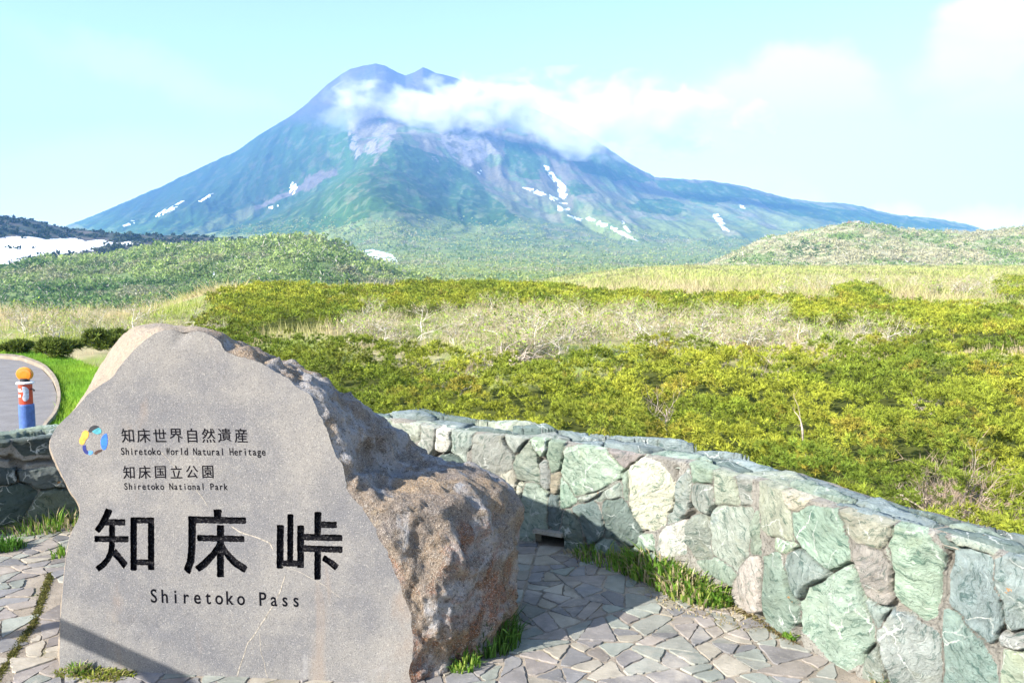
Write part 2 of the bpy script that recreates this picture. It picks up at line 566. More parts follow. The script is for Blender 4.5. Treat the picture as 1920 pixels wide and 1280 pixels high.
MAT['asphalt'] = m_grain('road_asphalt', (0.165, 0.155, 0.148), (0.21, 0.198, 0.188), (0.10, 0.09, 0.09), 60, 0.004)
MAT['kerb'] = m_grain('kerb_concrete', (0.22, 0.18, 0.135), (0.30, 0.25, 0.19), (0.15, 0.12, 0.10), 40, 0.006)
MAT['snow'] = m_plain('old_snow', (0.86, 0.87, 0.90), 0.6, 0.06, 0.05, 0.3)

# ================================================================== FOREGROUND
rng = np.random.default_rng(7)
random.seed(7)


def catmull(P, idx):
    """P (n,k) control points, idx float positions"""
    P = np.asarray(P, float)
    n = len(P)
    i = np.clip(np.floor(idx).astype(int), 0, n - 2)
    f = (idx - i)[:, None]
    g = lambda k: P[np.clip(k, 0, n - 1)]
    p0, p1, p2, p3 = g(i - 1), g(i), g(i + 1), g(i + 2)
    return 0.5 * ((2 * p1) + (-p0 + p2) * f + (2 * p0 - 5 * p1 + 4 * p2 - p3) * f ** 2 + (-p0 + 3 * p1 - 3 * p2 + p3) * f ** 3)


def resample(poly, step, closed=True):
    P = np.asarray(poly, float)
    if closed:
        P = np.vstack([P, P[:1]])
    L = np.r_[0, np.cumsum(np.linalg.norm(np.diff(P, axis=0), axis=1))]
    n = max(6, int(L[-1] / step))
    t = np.linspace(0, L[-1], n + 1)
    if closed:
        t = t[:-1]
    return np.stack([np.interp(t, L, P[:, k]) for k in range(P.shape[1])], 1)


def seg_dist(pts, poly):
    A = np.asarray(poly, float)
    B = np.roll(A, -1, 0)
    d = np.full(len(pts), 1e9)
    for a, b in zip(A, B):
        ab = b - a
        t = np.clip(((pts - a) @ ab) / (ab @ ab + 1e-12), 0, 1)
        d = np.minimum(d, np.linalg.norm(pts - (a + t[:, None] * ab), axis=1))
    return d


def voronoi_cells(seeds, nb=22):
    cells = []
    for i, s in enumerate(seeds):
        d = np.linalg.norm(seeds - s, axis=1)
        order = np.argsort(d)[1:nb]
        poly = [s + np.array(v) * 0.6 for v in ((-1, -1), (1, -1), (1, 1), (-1, 1))]
        for j in order:
            m, nrm = (s + seeds[j]) / 2, seeds[j] - s
            out = []
            for k in range(len(poly)):
                p, q = poly[k], poly[(k + 1) % len(poly)]
                a, b = (p - m) @ nrm, (q - m) @ nrm
                if a <= 0:
                    out.append(p)
                if a * b < 0:
                    out.append(p + (q - p) * (a / (a - b)))
            poly = out
            if len(poly) < 3:
                break
        cells.append(np.array(poly) if len(poly) >= 3 else None)
    return cells


# ------------------------------------------------------------------ the monument stone
ALPHA, TILT = math.radians(5), math.radians(6)
EU = np.array((math.cos(ALPHA), -math.sin(ALPHA), 0))
NH = np.array((-math.sin(ALPHA), -math.cos(ALPHA), 0))
NF = NH * math.cos(TILT) + np.array((0, 0, math.sin(TILT)))
EV = -NH * math.sin(TILT) + np.array((0, 0, math.cos(TILT)))
P0 = at_z(450, 1270, 0)


def px2f(u, v):
    d = ray(u, v)
    o = np.array((0, 0, EYE))
    t = ((P0 - o) @ NF) / (d @ NF)
    p = o + d * t - P0
    return np.array((p @ EU, p @ EV))


def f23(xy, h=0.0):
    xy = np.atleast_2d(np.asarray(xy, float))
    und = 0.004 * fbm(xy[:, 0] * 2.2, xy[:, 1] * 2.2, 0.3, 3, 5)
    return P0 + xy[:, :1] * EU + xy[:, 1:2] * EV + (np.asarray(h) + und)[:, None] * NF


CTRL = [
    # face edge      first ring          silhouette ring     back ring
    (112, 1290, 118, 1290, .15, 150, 1280, .45, 260, 1250, .75),
    (112, 1250, 118, 1250, .15, 150, 1245, .45, 260, 1230, .75),
    (113, 1170, 119, 1170, .15, 150, 1165, .45, 260, 1150, .75),
    (120, 1080, 126, 1080, .15, 155, 1080, .45, 260, 1080, .75),
    (130, 1010, 136, 1010, .15, 160, 1010, .45, 260, 1010, .75),
    (150, 957, 153, 957, .15, 175, 957, .45, 260, 960, .75),
    (128, 912, 131, 912, .15, 155, 912, .45, 250, 915, .75),
    (98, 850, 101, 850, .15, 130, 850, .45, 240, 870, .75),
    (95, 822, 98, 822, .15, 128, 824, .45, 240, 850, .75),
    (110, 797, 112, 797, .15, 140, 800, .45, 250, 830, .75),
    (136, 772, 137, 770, .14, 165, 775, .40, 260, 810, .70),
    (166, 739, 163, 733, .13, 185, 735, .38, 270, 790, .68),
    (188, 722, 177, 710, .17, 200, 715, .42, 280, 770, .70),
    (212, 705, 190, 687, .22, 212, 690, .48, 290, 745, .75),
    (225, 687, 202, 668, .25, 225, 668, .50, 300, 720, .78),
    (242, 667, 215, 646, .27, 240, 645, .52, 310, 700, .80),
    (262, 647, 232, 629, .28, 255, 628, .52, 320, 685, .80),
    (292, 624, 256, 614, .25, 280, 614, .50, 330, 670, .80),
    (318, 618, 300, 611, .20, 315, 613, .45, 345, 665, .78),
    (345, 623, 340, 615, .15, 350, 618, .40, 370, 660, .76),
    (378, 622, 378, 617, .12, 382, 620, .38, 400, 665, .75),
    (410, 638, 415, 627, .12, 420, 631, .38, 440, 675, .75),
    (424, 658, 432, 643, .12, 445, 645, .36, 465, 680, .75),
    (470, 676, 478, 663, .10, 500, 669, .35, 520, 700, .70),
    (524, 703, 538, 692, .15, 566, 694, .38, 590, 730, .75),
    (558, 727, 590, 716, .18, 622, 723, .42, 640, 760, .80),
    (580, 741, 625, 743, .20, 665, 750, .45, 690, 800, .80),
    (595, 768, 655, 773, .20, 712, 787, .50, 740, 830, .85),
    (610, 798, 690, 810, .24, 766, 824, .54, 790, 860, .88),
    (623, 832, 706, 850, .27, 798, 851, .56, 815, 880, .88),
    (643, 870, 722, 884, .27, 845, 861, .56, 850, 890, .88),
    (650, 910, 735, 906, .14, 898, 884, .52, 880, 920, .85),
    (668, 937, 790, 935, .06, 945, 918, .48, 900, 950, .85),
    (692, 974, 830, 985, .055, 966, 955, .47, 910, 990, .85),
    (716, 1013, 850, 1030, .06, 968, 1004, .46, 910, 1020, .85),
    (733, 1048, 860, 1070, .065, 962, 1050, .45, 905, 1060, .85),
    (745, 1090, 866, 1115, .07, 961, 1095, .45, 905, 1100, .85),
    (762, 1137, 870, 1155, .08, 965, 1140, .45, 905, 1140, .85),
    (771, 1167, 868, 1185, .09, 967, 1165, .45, 905, 1170, .85),
    (772, 1227, 860, 1227, .11, 963, 1192, .42, 900, 1210, .85),
    (769, 1282, 850, 1264, .11, 955, 1228, .40, 880, 1240, .80),
    (760, 1320, 830, 1310, .15, 920, 1290, .38, 840, 1270, .75),
]


def build_monument():
    rings = [[], [], [], []]
    for c in CTRL:
        f = px2f(c[0], c[1])
        p = P0 + EU * f[0] + EV * f[1]
        rings[0].append(p)
        for k in range(3):
            u, v, d = c[2 + 3 * k:5 + 3 * k]
            rings[k + 1].append(at_y(u, v, p[1] + d))
    # bottom, under the paving
    for u, v in ((600, 1325), (400, 1325), (200, 1320)):
        f = px2f(u, v)
        p = P0 + EU * f[0] + EV * f[1]
        rings[0].append(p)
        for k, d in enumerate((.2, .45, .75)):
            rings[k + 1].append(p + np.array((0, d, -0.02)))
    for r in rings:
        r.append(r[0])
    rings = [np.array(r) for r in rings]
    n = len(rings[0])
    dense = np.linspace(0, n - 1, 3000)
    c0 = catmull(rings[0], dense)
    L = np.r_[0, np.cumsum(np.linalg.norm(np.diff(c0, axis=0), axis=1))]
    N = 520
    idx = np.interp(np.linspace(0, L[-1], N + 1)[:-1], L, dense)
    R = [catmull(r, idx) for r in rings]
    # chip the edge of the face
    f2 = np.stack([(R[0] - P0) @ EU, (R[0] - P0) @ EV], 1)
    rough = sstep(20, 24, idx) * (1 - sstep(39.5, 41, idx))
    right = sstep(21.5, 24, idx) * (1 - sstep(40, 42, idx))
    soft = sstep(0, 1, idx) * (1 - sstep(41, 42, idx))
    jit = np.stack([fbm(f2[:, 0] * 18, f2[:, 1] * 18, 1.5, 4, 3), fbm(f2[:, 0] * 18, f2[:, 1] * 18, 7.5, 4, 4)], 1)
    f2 = f2 + jit * (0.004 + 0.014 * rough)[:, None]
    edge3 = f23(f2)
    off = edge3 - R[0]
    R[0] = edge3
    # loft backwards
    M = 100
    ctrl = np.stack(R, 0)                          # 4,N,3
    ti = np.linspace(0, 3, M) ** 1.0
    ti[1] = 0.012
    body = np.stack([catmull(ctrl[:, j, :], ti) for j in range(N)], 1)   # M,N,3
    cen = body[-1].mean(0)
    for k in range(1, 9):
        a = k / 9
        body = np.concatenate([body, (body[M - 1] * (1 - a) + cen * a + np.array((0, 0.06 * math.sin(a * 1.57), 0)))[None]], 0)
    MM = body.shape[0]
    # normals
    du = np.roll(body, -1, 1) - np.roll(body, 1, 1)
    dv = np.gradient(body, axis=0)
    nr = np.cross(dv, du)
    nr /= np.linalg.norm(nr, axis=2, keepdims=True) + 1e-9
    x, y, z = body[..., 0], body[..., 1], body[..., 2]
    dist = np.cumsum(np.r_[np.zeros((1, N)), np.linalg.norm(np.diff(body, axis=0), axis=2)], 0)
    wgt = sstep(0.0, 0.05, dist)
    big = fbm(x * 3.3, y * 3.3, z * 3.3, 3, 11)
    rd = ridged(x * 6 + 0.4 * big, y * 6, z * 4.0, 4, 12)
    fine = fbm(x * 24, y * 24, z * 24, 4, 13)
    wr = (0.22 + 0.78 * right)[None, :]
    disp = wgt * wr * (0.030 * big + 0.040 * rd + 0.024 * fine + 0.005 * ridged(x * 17, y * 17, z * 14, 3, 14) - 0.014)
    # a pale vertical rib down the right flank
    pu, pv = project(body)
    rib = np.interp(pv, (960, 1010, 1060, 1110, 1160), (868, 880, 890, 888, 892))
    disp += 0.020 * np.exp(-((pu - rib) / 9.0) ** 2) * sstep(960, 990, pv) * (1 - sstep(1120, 1150, pv)) * right[None, :] * (dist < 0.9)
    sgn = 1.0 if (nr[40, N // 2] @ (body[40, N // 2] - cen)) > 0 else -1.0
    body = body + nr * sgn * disp[..., None]
    V = body.reshape(-1, 3)
    Fc = grid_faces(MM, N, True)
    if sgn > 0:
        pass
    root = empty("monument_stone", P0)
    tag(root, "big grey granite boulder with a flat carved face of black Japanese characters", "monument stone")
    base = np.array(root.location)
    b = mesh_np("rough_body", V - base, Fc, [MAT['rock']], smooth=True, parent=root)
    b['label'] = "rough brown and rust stained sides of the boulder"

    # ---- carved face
    S = 3.2
    K = lambda pts: [px2f(80 + a / S, 920 + c / S) for a, c in pts]
    strokes = [
        # first character
        [(383, 104), (419, 117), (406, 150), (378, 200), (340, 250), (314, 231), (345, 185), (370, 135)],
        [(388, 170), (496, 170), (496, 203), (374, 203)],
        [(314, 270), (516, 272), (516, 304), (314, 302)],
        [(402, 190), (434, 190), (433, 330), (426, 372), (404, 420), (372, 456), (338, 481), (318, 456), (352, 430), (380, 400), (396, 362), (402, 320)],
        [(438, 345), (480, 395), (512, 432), (487, 463), (452, 415), (422, 385)],
        [(530, 158), (565, 158), (565, 474), (530, 474)],
        [(634, 160), (668, 160), (669, 472), (635, 472)],
        [(540, 158), (660, 160), (660, 191), (540, 190)],
        [(540, 411), (660, 411), (660, 442), (540, 441)],
        # second
        [(1025, 112), (1072, 112), (1068, 170), (1030, 170)],
        [(880, 153), (1218, 160), (1218, 194), (890, 190)],
        [(875, 152), (922, 153), (918, 200), (916, 330), (908, 425), (882, 499), (848, 468), (868, 415), (876, 330)],
        [(928, 265), (1208, 271), (1208, 303), (928, 298)],
        [(1047, 205), (1087, 206), (1085, 515), (1047, 514)],
        [(1056, 300), (1082, 322), (1032, 398), (986, 450), (940, 483), (914, 455), (965, 413), (1016, 362)],
        [(1078, 300), (1110, 358), (1160, 408), (1228, 454), (1210, 488), (1150, 452), (1104, 405), (1074, 350)],
        # third
        [(1407, 206), (1446, 206), (1443, 462), (1405, 462)],
        [(1471, 139), (1504, 140), (1501, 430), (1469, 430)],
        [(1530, 208), (1568, 208), (1566, 459), (1529, 459)],
        [(1435, 416), (1540, 418), (1540, 449), (1435, 449)],
        [(1633, 126), (1671, 126), (1669, 275), (1633, 275)],
        [(1660, 184), (1764, 186), (1764, 220), (1660, 218)],
        [(1560, 257), (1798, 264), (1798, 298), (1560, 292)],
        [(1560, 326), (1798, 333), (1798, 367), (1560, 360)],
        [(1633, 345), (1669, 345), (1667, 528), (1632, 528)],
        [(1692, 384), (1735, 412), (1777, 442), (1757, 473), (1718, 441), (1677, 414)],
    ]
    # rough, slightly chipped stroke edges
    loops = []
    for s in strokes:
        q = resample(K(s), 0.006)
        dq = np.roll(q, -1, 0) - np.roll(q, 1, 0)
        nq = np.stack([dq[:, 1], -dq[:, 0]], 1) / (np.linalg.norm(dq, axis=1, keepdims=True) + 1e-9)
        ar_ = np.dot(q[:, 0], np.roll(q[:, 1], -1)) - np.dot(q[:, 1], np.roll(q[:, 0], -1))
        q = q + nq * 0.0016 * (1 if ar_ > 0 else -1) + 0.0006 * rng.standard_normal(q.shape)
        loops.append(q)
    pts, edges = [], []
    for lp in [f2] + loops:
        o = len(pts)
        pts += [tuple(p) for p in lp]
        edges += [(o + i, o + (i + 1) % len(lp)) for i in range(len(lp))]
    gx, gy = np.meshgrid(np.arange(f2[:, 0].min(), f2[:, 0].max(), 0.016), np.arange(f2[:, 1].min(), f2[:, 1].max(), 0.016))
    g = np.stack([gx.ravel(), gy.ravel()], 1)
    g += (rng.random(g.shape) - 0.5) * 0.008
    g = g[inpoly(g[:, 0], g[:, 1], f2)]
    near = np.ones(len(g), bool)
    for lp in loops:
        near &= ~inpoly(g[:, 0], g[:, 1], lp)
    g = g[near]
    pts += [tuple(p) for p in g]
    r = delaunay_2d_cdt([Vector(p) for p in pts], edges, [], 0, 1e-6)
    vv = np.array([tuple(p) for p in r[0]])
    tri = np.array([f for f in r[2]])
    cen2 = vv[tri].mean(1)
    inside = inpoly(cen2[:, 0], cen2[:, 1], f2)
    ins = np.zeros(len(tri), bool)
    for lp in loops:
        ins |= inpoly(cen2[:, 0], cen2[:, 1], lp)
    ft = tri[inside & ~ins]
    st = tri[inside & ins]
    # small knocks in the face
    hz_ = np.zeros(len(vv))
    for (u, v, r_, dpt) in ((342, 627, 0.022, 0.010), (176, 1126, 0.010, 0.006), (309, 1213, 0.009, 0.005), (330, 641, 0.016, 0.005),
                            (225, 1172, 0.016, 0.004), (250, 1170, 0.018, 0.005), (275, 1171, 0.016, 0.005), (300, 1173, 0.014, 0.004),
                            (238, 1176, 0.012, 0.004), (288, 1178, 0.012, 0.004)):
        c = px2f(u, v)
        d2 = ((vv - c) ** 2).sum(1) / r_ ** 2
        hz_ -= dpt * np.exp(-d2)
    F3 = f23(vv, hz_) - base
    # veins: slim raised mineral lines merged into the face
    verts = [tuple(p) for p in F3]
    faces = [tuple(f) for f in ft]
    mi = [0] * len(faces)
    for vein, wd in (([(365, 915), (380, 934), (391, 951)], .004), ([(432, 986), (446, 995), (470, 1004), (505, 1016), (514, 1032)], .006),
                     ([(535, 1075), (527, 1105), (515, 1130), (488, 1170), (465, 1205), (452, 1240), (443, 1276)], .006),
                     ([(486, 1183), (488, 1215), (497, 1250), (502, 1276)], .003),
                     ([(530, 1060), (570, 1075), (610, 1098), (640, 1120)], .0025),
                     ([(300, 845), (316, 862), (330, 880)], .003)):
        c = resample([px2f(u, v) for u, v in vein], 0.012, False)
        c += 0.0035 * np.stack([fbm(c[:, 0] * 30, c[:, 1] * 30, 2.0, 3, 1), fbm(c[:, 0] * 30, c[:, 1] * 30, 9.0, 3, 2)], 1)
        d = np.gradient(c, axis=0)
        nn_ = np.stack([-d[:, 1], d[:, 0]], 1) / (np.linalg.norm(d, axis=1, keepdims=True) + 1e-9)
        wv = wd * (0.55 + 0.6 * np.abs(fbm(c[:, 0] * 22, c[:, 1] * 22, 4.0, 3, 9)))
        wv[0] = wv[-1] = 0.0004
        a = f23(c + nn_ * wv[:, None] * .5, np.full(len(c), .0007)) - base
        b2 = f23(c - nn_ * wv[:, None] * .5, np.full(len(c), .0007)) - base
        o = len(verts)
        verts += [tuple(p) for p in a] + [tuple(p) for p in b2]
        m_ = len(c)
        faces += [(o + m_ + i, o + m_ + i + 1, o + i + 1, o + i) for i in range(m_ - 1)]
        mi += [1] * (m_ - 1)
    fo = mesh_np("carved_face", verts, faces, [MAT['granite'], MAT['vein']], mi=mi, smooth=True, parent=root)
    fo['label'] = "flat speckled grey face with three large black carved characters"
    # stroke floors and walls
    up = f23(vv) - base
    dep = -0.016 + 0.0035 * fbm(vv[:, 0] * 60, vv[:, 1] * 60, 0.0, 3, 8)
    dn = f23(vv, dep) - base
    ecount = {}
    for f in st:
        for k in range(3):
            e = (int(f[k]), int(f[(k + 1) % 3]))
            ecount[e] = 1
    gv = list(map(tuple, dn)) + list(map(tuple, up))
    gf = [tuple(int(i) for i in f) for f in st]
    gm = []
    for f in st:
        c = vv[f].mean(0)
        gm.append(1)
    nv = len(vv)
    for e in list(ecount):
        if (e[1], e[0]) not in ecount:
            gf.append((e[0], nv + e[0], nv + e[1], e[1]))
            gm.append(0)
    mesh_np("large_characters", gv, gf, [MAT['black_paint'], MAT['groove']], mi=gm, parent=root)

    # ---- small lettering
    cache = {}

    def glyph(ch, heavy):
        if (ch, heavy) in cache:
            return cache[(ch, heavy)]
        cu = bpy.data.curves.new("t", 'FONT')
        cu.body = ch
        cu.size = 1
        cu.offset = heavy
        cu.resolution_u = 4
        ob = bpy.data.objects.new("t", cu)
        COL.objects.link(ob)
        bpy.context.view_layer.update()
        me = bpy.data.meshes.new_from_object(ob.evaluated_get(bpy.context.evaluated_depsgraph_get()))
        vs = np.array([v.co[:2] for v in me.vertices]).reshape(-1, 2)
        fs = [tuple(p.vertices) for p in me.polygons]
        bpy.data.objects.remove(ob)
        bpy.data.curves.remove(cu)
        bpy.data.meshes.remove(me)
        cache[(ch, heavy)] = (vs, fs)
        return vs, fs

    def line(text, name, tl, tr, bl, cap, wx, heavy, mono=True, cjk=False):
        """text between the pixel corners; cap = height of a capital in font units"""
        a, b, c = px2f(*tl), px2f(*tr), px2f(*bl)
        ex = (b - a)
        ey = (a - c)
        n_ = len(text)
        grp = empty(name)
        grp.parent = root
        hgt = np.linalg.norm(ey)
        s = hgt / cap
        ux = ex / np.linalg.norm(ex)
        uy = ey / hgt
        cell = np.linalg.norm(ex) / n_
        for i, ch in enumerate(text):
            if ch == ' ':
                continue
            vs, fs = glyph(ch, heavy)
            if not len(vs):
                continue
            x0, x1 = vs[:, 0].min(), vs[:, 0].max()
            if cjk:
                y0, y1 = vs[:, 1].min(), vs[:, 1].max()
                lx = (vs[:, 0] - (x0 + x1) / 2) * min(s, cell * 0.92 / (x1 - x0)) * wx
                ly = (vs[:, 1] - (y0 + y1) / 2) * s + hgt / 2
            else:
                k = s * wx
                if (x1 - x0) * k > cell * 0.86:
                    k = cell * 0.86 / (x1 - x0)
                lx = (vs[:, 0] - (x0 + x1) / 2) * k
                ly = vs[:, 1] * s
            q = c + ux * (cell * (i + .5) + lx)[:, None] + uy * ly[:, None]
            mesh_np('letter', f23(q, np.full(len(q), .0009)) - base, fs, [MAT['black_paint']], parent=grp)
        return grp

    line("知床世界自然遺産", "heritage_title", (224, 803), (466, 803), (226, 829), 0.92, 0.97, 0.007, cjk=True)
    line("Shiretoko World Natural Heritage", "heritage_subtitle", (226, 838), (498, 839), (227, 852), 0.73, 0.84, 0.012)
    line("知床国立公園", "park_title", (227, 873), (404, 872), (228, 897), 0.92, 0.97, 0.007, cjk=True)
    line("Shiretoko National Park", "park_subtitle", (232, 904), (427, 905), (233, 917), 0.73, 0.84, 0.012)
    line("Shiretoko Pass", "pass_subtitle", (278, 1102), (565, 1110), (279, 1128), 0.73, 0.84, 0.012)

    # ---- emblem
    E = lambda pts: resample(catmull(np.array([px2f(80 + a / 4, 600 + c / 4) for a, c in pts + pts[:1]]), np.linspace(0, len(pts) - .01, 40)), 0.004)
    petals = [
        ((0.62, 0.29, 0.04), [(322, 825), (345, 835), (345, 870), (325, 900), (308, 930), (285, 930), (276, 900), (292, 868), (300, 840)]),
        ((0.012, 0.014, 0.02), [(345, 832), (362, 800), (396, 788), (425, 797), (402, 815), (375, 832), (358, 842)]),
        ((0.04, 0.22, 0.26), [(372, 834), (398, 816), (425, 806), (440, 820), (442, 842), (420, 854), (393, 850)]),
        ((0.015, 0.11, 0.50), [(462, 856), (482, 850), (488, 880), (487, 930), (472, 968), (450, 965), (438, 925), (441, 888)]),
        ((0.008, 0.016, 0.13), [(303, 940), (324, 936), (330, 968), (350, 990), (335, 1005), (312, 988), (302, 962)]),
        ((0.06, 0.19, 0.48), [(337, 984), (358, 976), (380, 985), (372, 1004), (348, 1008)]),
        ((0.05, 0.022, 0.015), [(395, 984), (420, 972), (448, 970), (442, 984), (416, 996), (401, 1008), (389, 1001)]),
    ]
    em = None
    for i, (cl_, pts_) in enumerate(petals):
        q = E(pts_)
        o3 = f23(q, np.full(len(q), .0011)) - base
        o2 = f23(q, np.full(len(q), -.003)) - base
        n_ = len(q)
        vs = list(o3) + list(o2)
        fs = [tuple(range(n_))] + [(n_ + k, n_ + (k + 1) % n_, (k + 1) % n_, k) for k in range(n_)]
        mp = m_plain('emblem_paint', cl_, 0.6, 0.25, 60)
        if em is None:
            em = empty("emblem")
            em.parent = root
        mesh_np("petal", vs, fs, [mp], parent=em)
    return root


build_monument()

# ------------------------------------------------------------------ the dry stone style wall round the terrace
base_px = [(970, 1014), (1052, 1028), (1114, 1040), (1181, 1054), (1237, 1074), (1305, 1102), (1375, 1136), (1422, 1156), (1458, 1183), (1501, 1208), (1551, 1237), (1623, 1273)]
BP = [(-5.2, 2.2), (-4.4, 3.4), (-3.62, 4.3), (-3.05, 4.76), (-2.72, 4.95), (-2.05, 5.18), (-1.4, 5.18), (-0.75, 4.99)]
BP += [tuple(at_z(u, v, 0)[:2]) for u, v in base_px]
BP += [(1.72, 2.66), (2.05, 2.2), (2.5, 1.4)]
BP = np.array(BP)
_d = catmull(BP, np.linspace(0, len(BP) - 1, 1500))
WL = resample(_d, 0.02, False)
for _ in range(12):
    WL[1:-1] = (WL[:-2] + 2 * WL[1:-1] + WL[2:]) / 4
WS = np.r_[0, np.cumsum(np.linalg.norm(np.diff(WL, axis=0), axis=1))]
WT = np.gradient(WL, axis=0)
WT /= np.linalg.norm(WT, axis=1, keepdims=True)
WN = np.stack([WT[:, 1], -WT[:, 0]], 1)          # towards the terrace


def wall_pt(s, z, h):
    s = np.asarray(s, float)
    x = np.interp(s, WS, WL[:, 0])
    y = np.interp(s, WS, WL[:, 1])
    nx = np.interp(s, WS, WN[:, 0])
    ny = np.interp(s, WS, WN[:, 1])
    return np.stack([x + nx * h, y + ny * h, np.broadcast_to(z, x.shape) + 0 * x], -1)


def px2w(u, v, h=0.02):
    """pixel on the wall's inner face -> (run along the wall, height)"""
    d = ray(u, v)
    A, B = WL[:-1] + WN[:-1] * h, WL[1:] + WN[1:] * h
    e = B - A
    den = d[0] * e[:, 1] - d[1] * e[:, 0]
    t = (A[:, 0] * e[:, 1] - A[:, 1] * e[:, 0]) / den
    k = (A[:, 0] * d[1] - A[:, 1] * d[0]) / den
    ok = np.where((k >= 0) & (k <= 1) & (t > 0.5))[0]
    if not len(ok):
        j = len(WL) - 2
        return np.array((WS[-1], EYE + d[2] * t[j]))
    j = ok[np.argmin(t[ok])]
    return np.array((WS[j] + k[j] * 0.02, EYE + d[2] * t[j]))


top_px = [(745, 787), (830, 805), (900, 811), (945, 816), (1021, 825), (1069, 833), (1133, 844), (1192, 853), (1251, 862), (1300, 866), (1350, 886), (1418, 900), (1469, 920), (1522, 938),
          (1576, 956), (1670, 981), (1756, 1003), (1878, 1042)]
tz = np.array([px2w(u, v) for u, v in top_px])
TS = np.r_[0.0, tz[0, 0] - 1.0, tz[:, 0], tz[-1, 0] + 2]
TZ = np.r_[0.555, 0.56, tz[:, 1], tz[-1, 1]]


def ztop(s):
    return np.interp(s, TS, TZ)


def stone_mesh(store, poly, mapf, col, edge_h=0.012, dome=0.03, sunk=-0.035, step=0.014, jit=0.0035, tilt=0.012, round_=True):
    P = np.asarray(poly, float)
    if round_:
        n = len(P)
        mid = []
        for i in range(n):
            a, b, c = P[i - 1], P[i], P[(i + 1) % n]
            mid += [b + (a - b) * 0.06, b * 0.98 + (a + c) * 0.01, b + (c - b) * 0.06]
        P = np.array(mid)
    P = resample(P, step)
    sd = int(abs(P[0, 0] * 977 + P[0, 1] * 331)) % 1000
    P = P + jit * np.stack([fbm(P[:, 0] * 45, P[:, 1] * 45, 0.1, 3, sd), fbm(P[:, 0] * 45, P[:, 1] * 45, 5.1, 3, sd + 1)], 1) * 2.2
    ar = 0.5 * abs(np.dot(P[:, 0], np.roll(P[:, 1], 1)) - np.dot(P[:, 1], np.roll(P[:, 0], 1)))
    c = P.mean(0)
    inner = c + (P - c) * (1 - 0.006 / max(0.03, math.sqrt(ar)))
    x0, y0 = P.min(0)
    x1, y1 = P.max(0)
    gx, gy = np.meshgrid(np.arange(x0, x1, step), np.arange(y0, y1, step))
    g = np.stack([gx.ravel(), gy.ravel()], 1) + (rng.random((gx.size, 2)) - .5) * step * 0.5
    if len(g):
        g = g[inpoly(g[:, 0], g[:, 1], P)]
    if len(g):
        g = g[seg_dist(g, P) > step * 0.7]
    inner = inner[inpoly(inner[:, 0], inner[:, 1], P)]
    pts = [tuple(p) for p in P] + [tuple(p) for p in inner] + [tuple(p) for p in g]
    ed = [(i, (i + 1) % len(P)) for i in range(len(P))]
    r = delaunay_2d_cdt([Vector(p) for p in pts], ed, [], 1, 1e-6)
    vv = np.array([tuple(p) for p in r[0]])
    d = seg_dist(vv, P)
    dm = dome * min(1.0, math.sqrt(ar) / 0.25)
    h = edge_h + dm * (1 - np.exp(-d / 0.014))
    a, b = rng.normal(0, tilt * 4), rng.normal(0, tilt * 3)
    q = vv - c
    h = h + np.clip(q[:, 0] * a + q[:, 1] * b, -0.018, 0.018)
    fac = np.full(len(vv), 9.0)
    for _ in range(4):
        g0 = rng.normal(0, .16, 2)
        fac = np.minimum(fac, q @ g0 + rng.uniform(0, .012))
    h = h + np.clip(fac, -0.022, 0.012) * sstep(0, .012, d) * min(1, dome / .03)
    o1, o2 = rng.random(2) * 50
    h = h + sstep(0, 0.02, d) * (0.010 * fbm(vv[:, 0] * 9 + o1, vv[:, 1] * 9 + o2, 0.2, 3, 21) + 0.012 * ridged(vv[:, 0] * 7 + o2, vv[:, 1] * 11 + o1, 0.2, 3, 22) * 0.8
                                 + 0.004 * fbm(vv[:, 0] * 45, vv[:, 1] * 45, 0.7, 2, 23))
    h = np.where(d < 1e-5, sunk, h)
    W = mapf(vv[:, 0], vv[:, 1], h)
    store.add(W, r[2], 0, col)


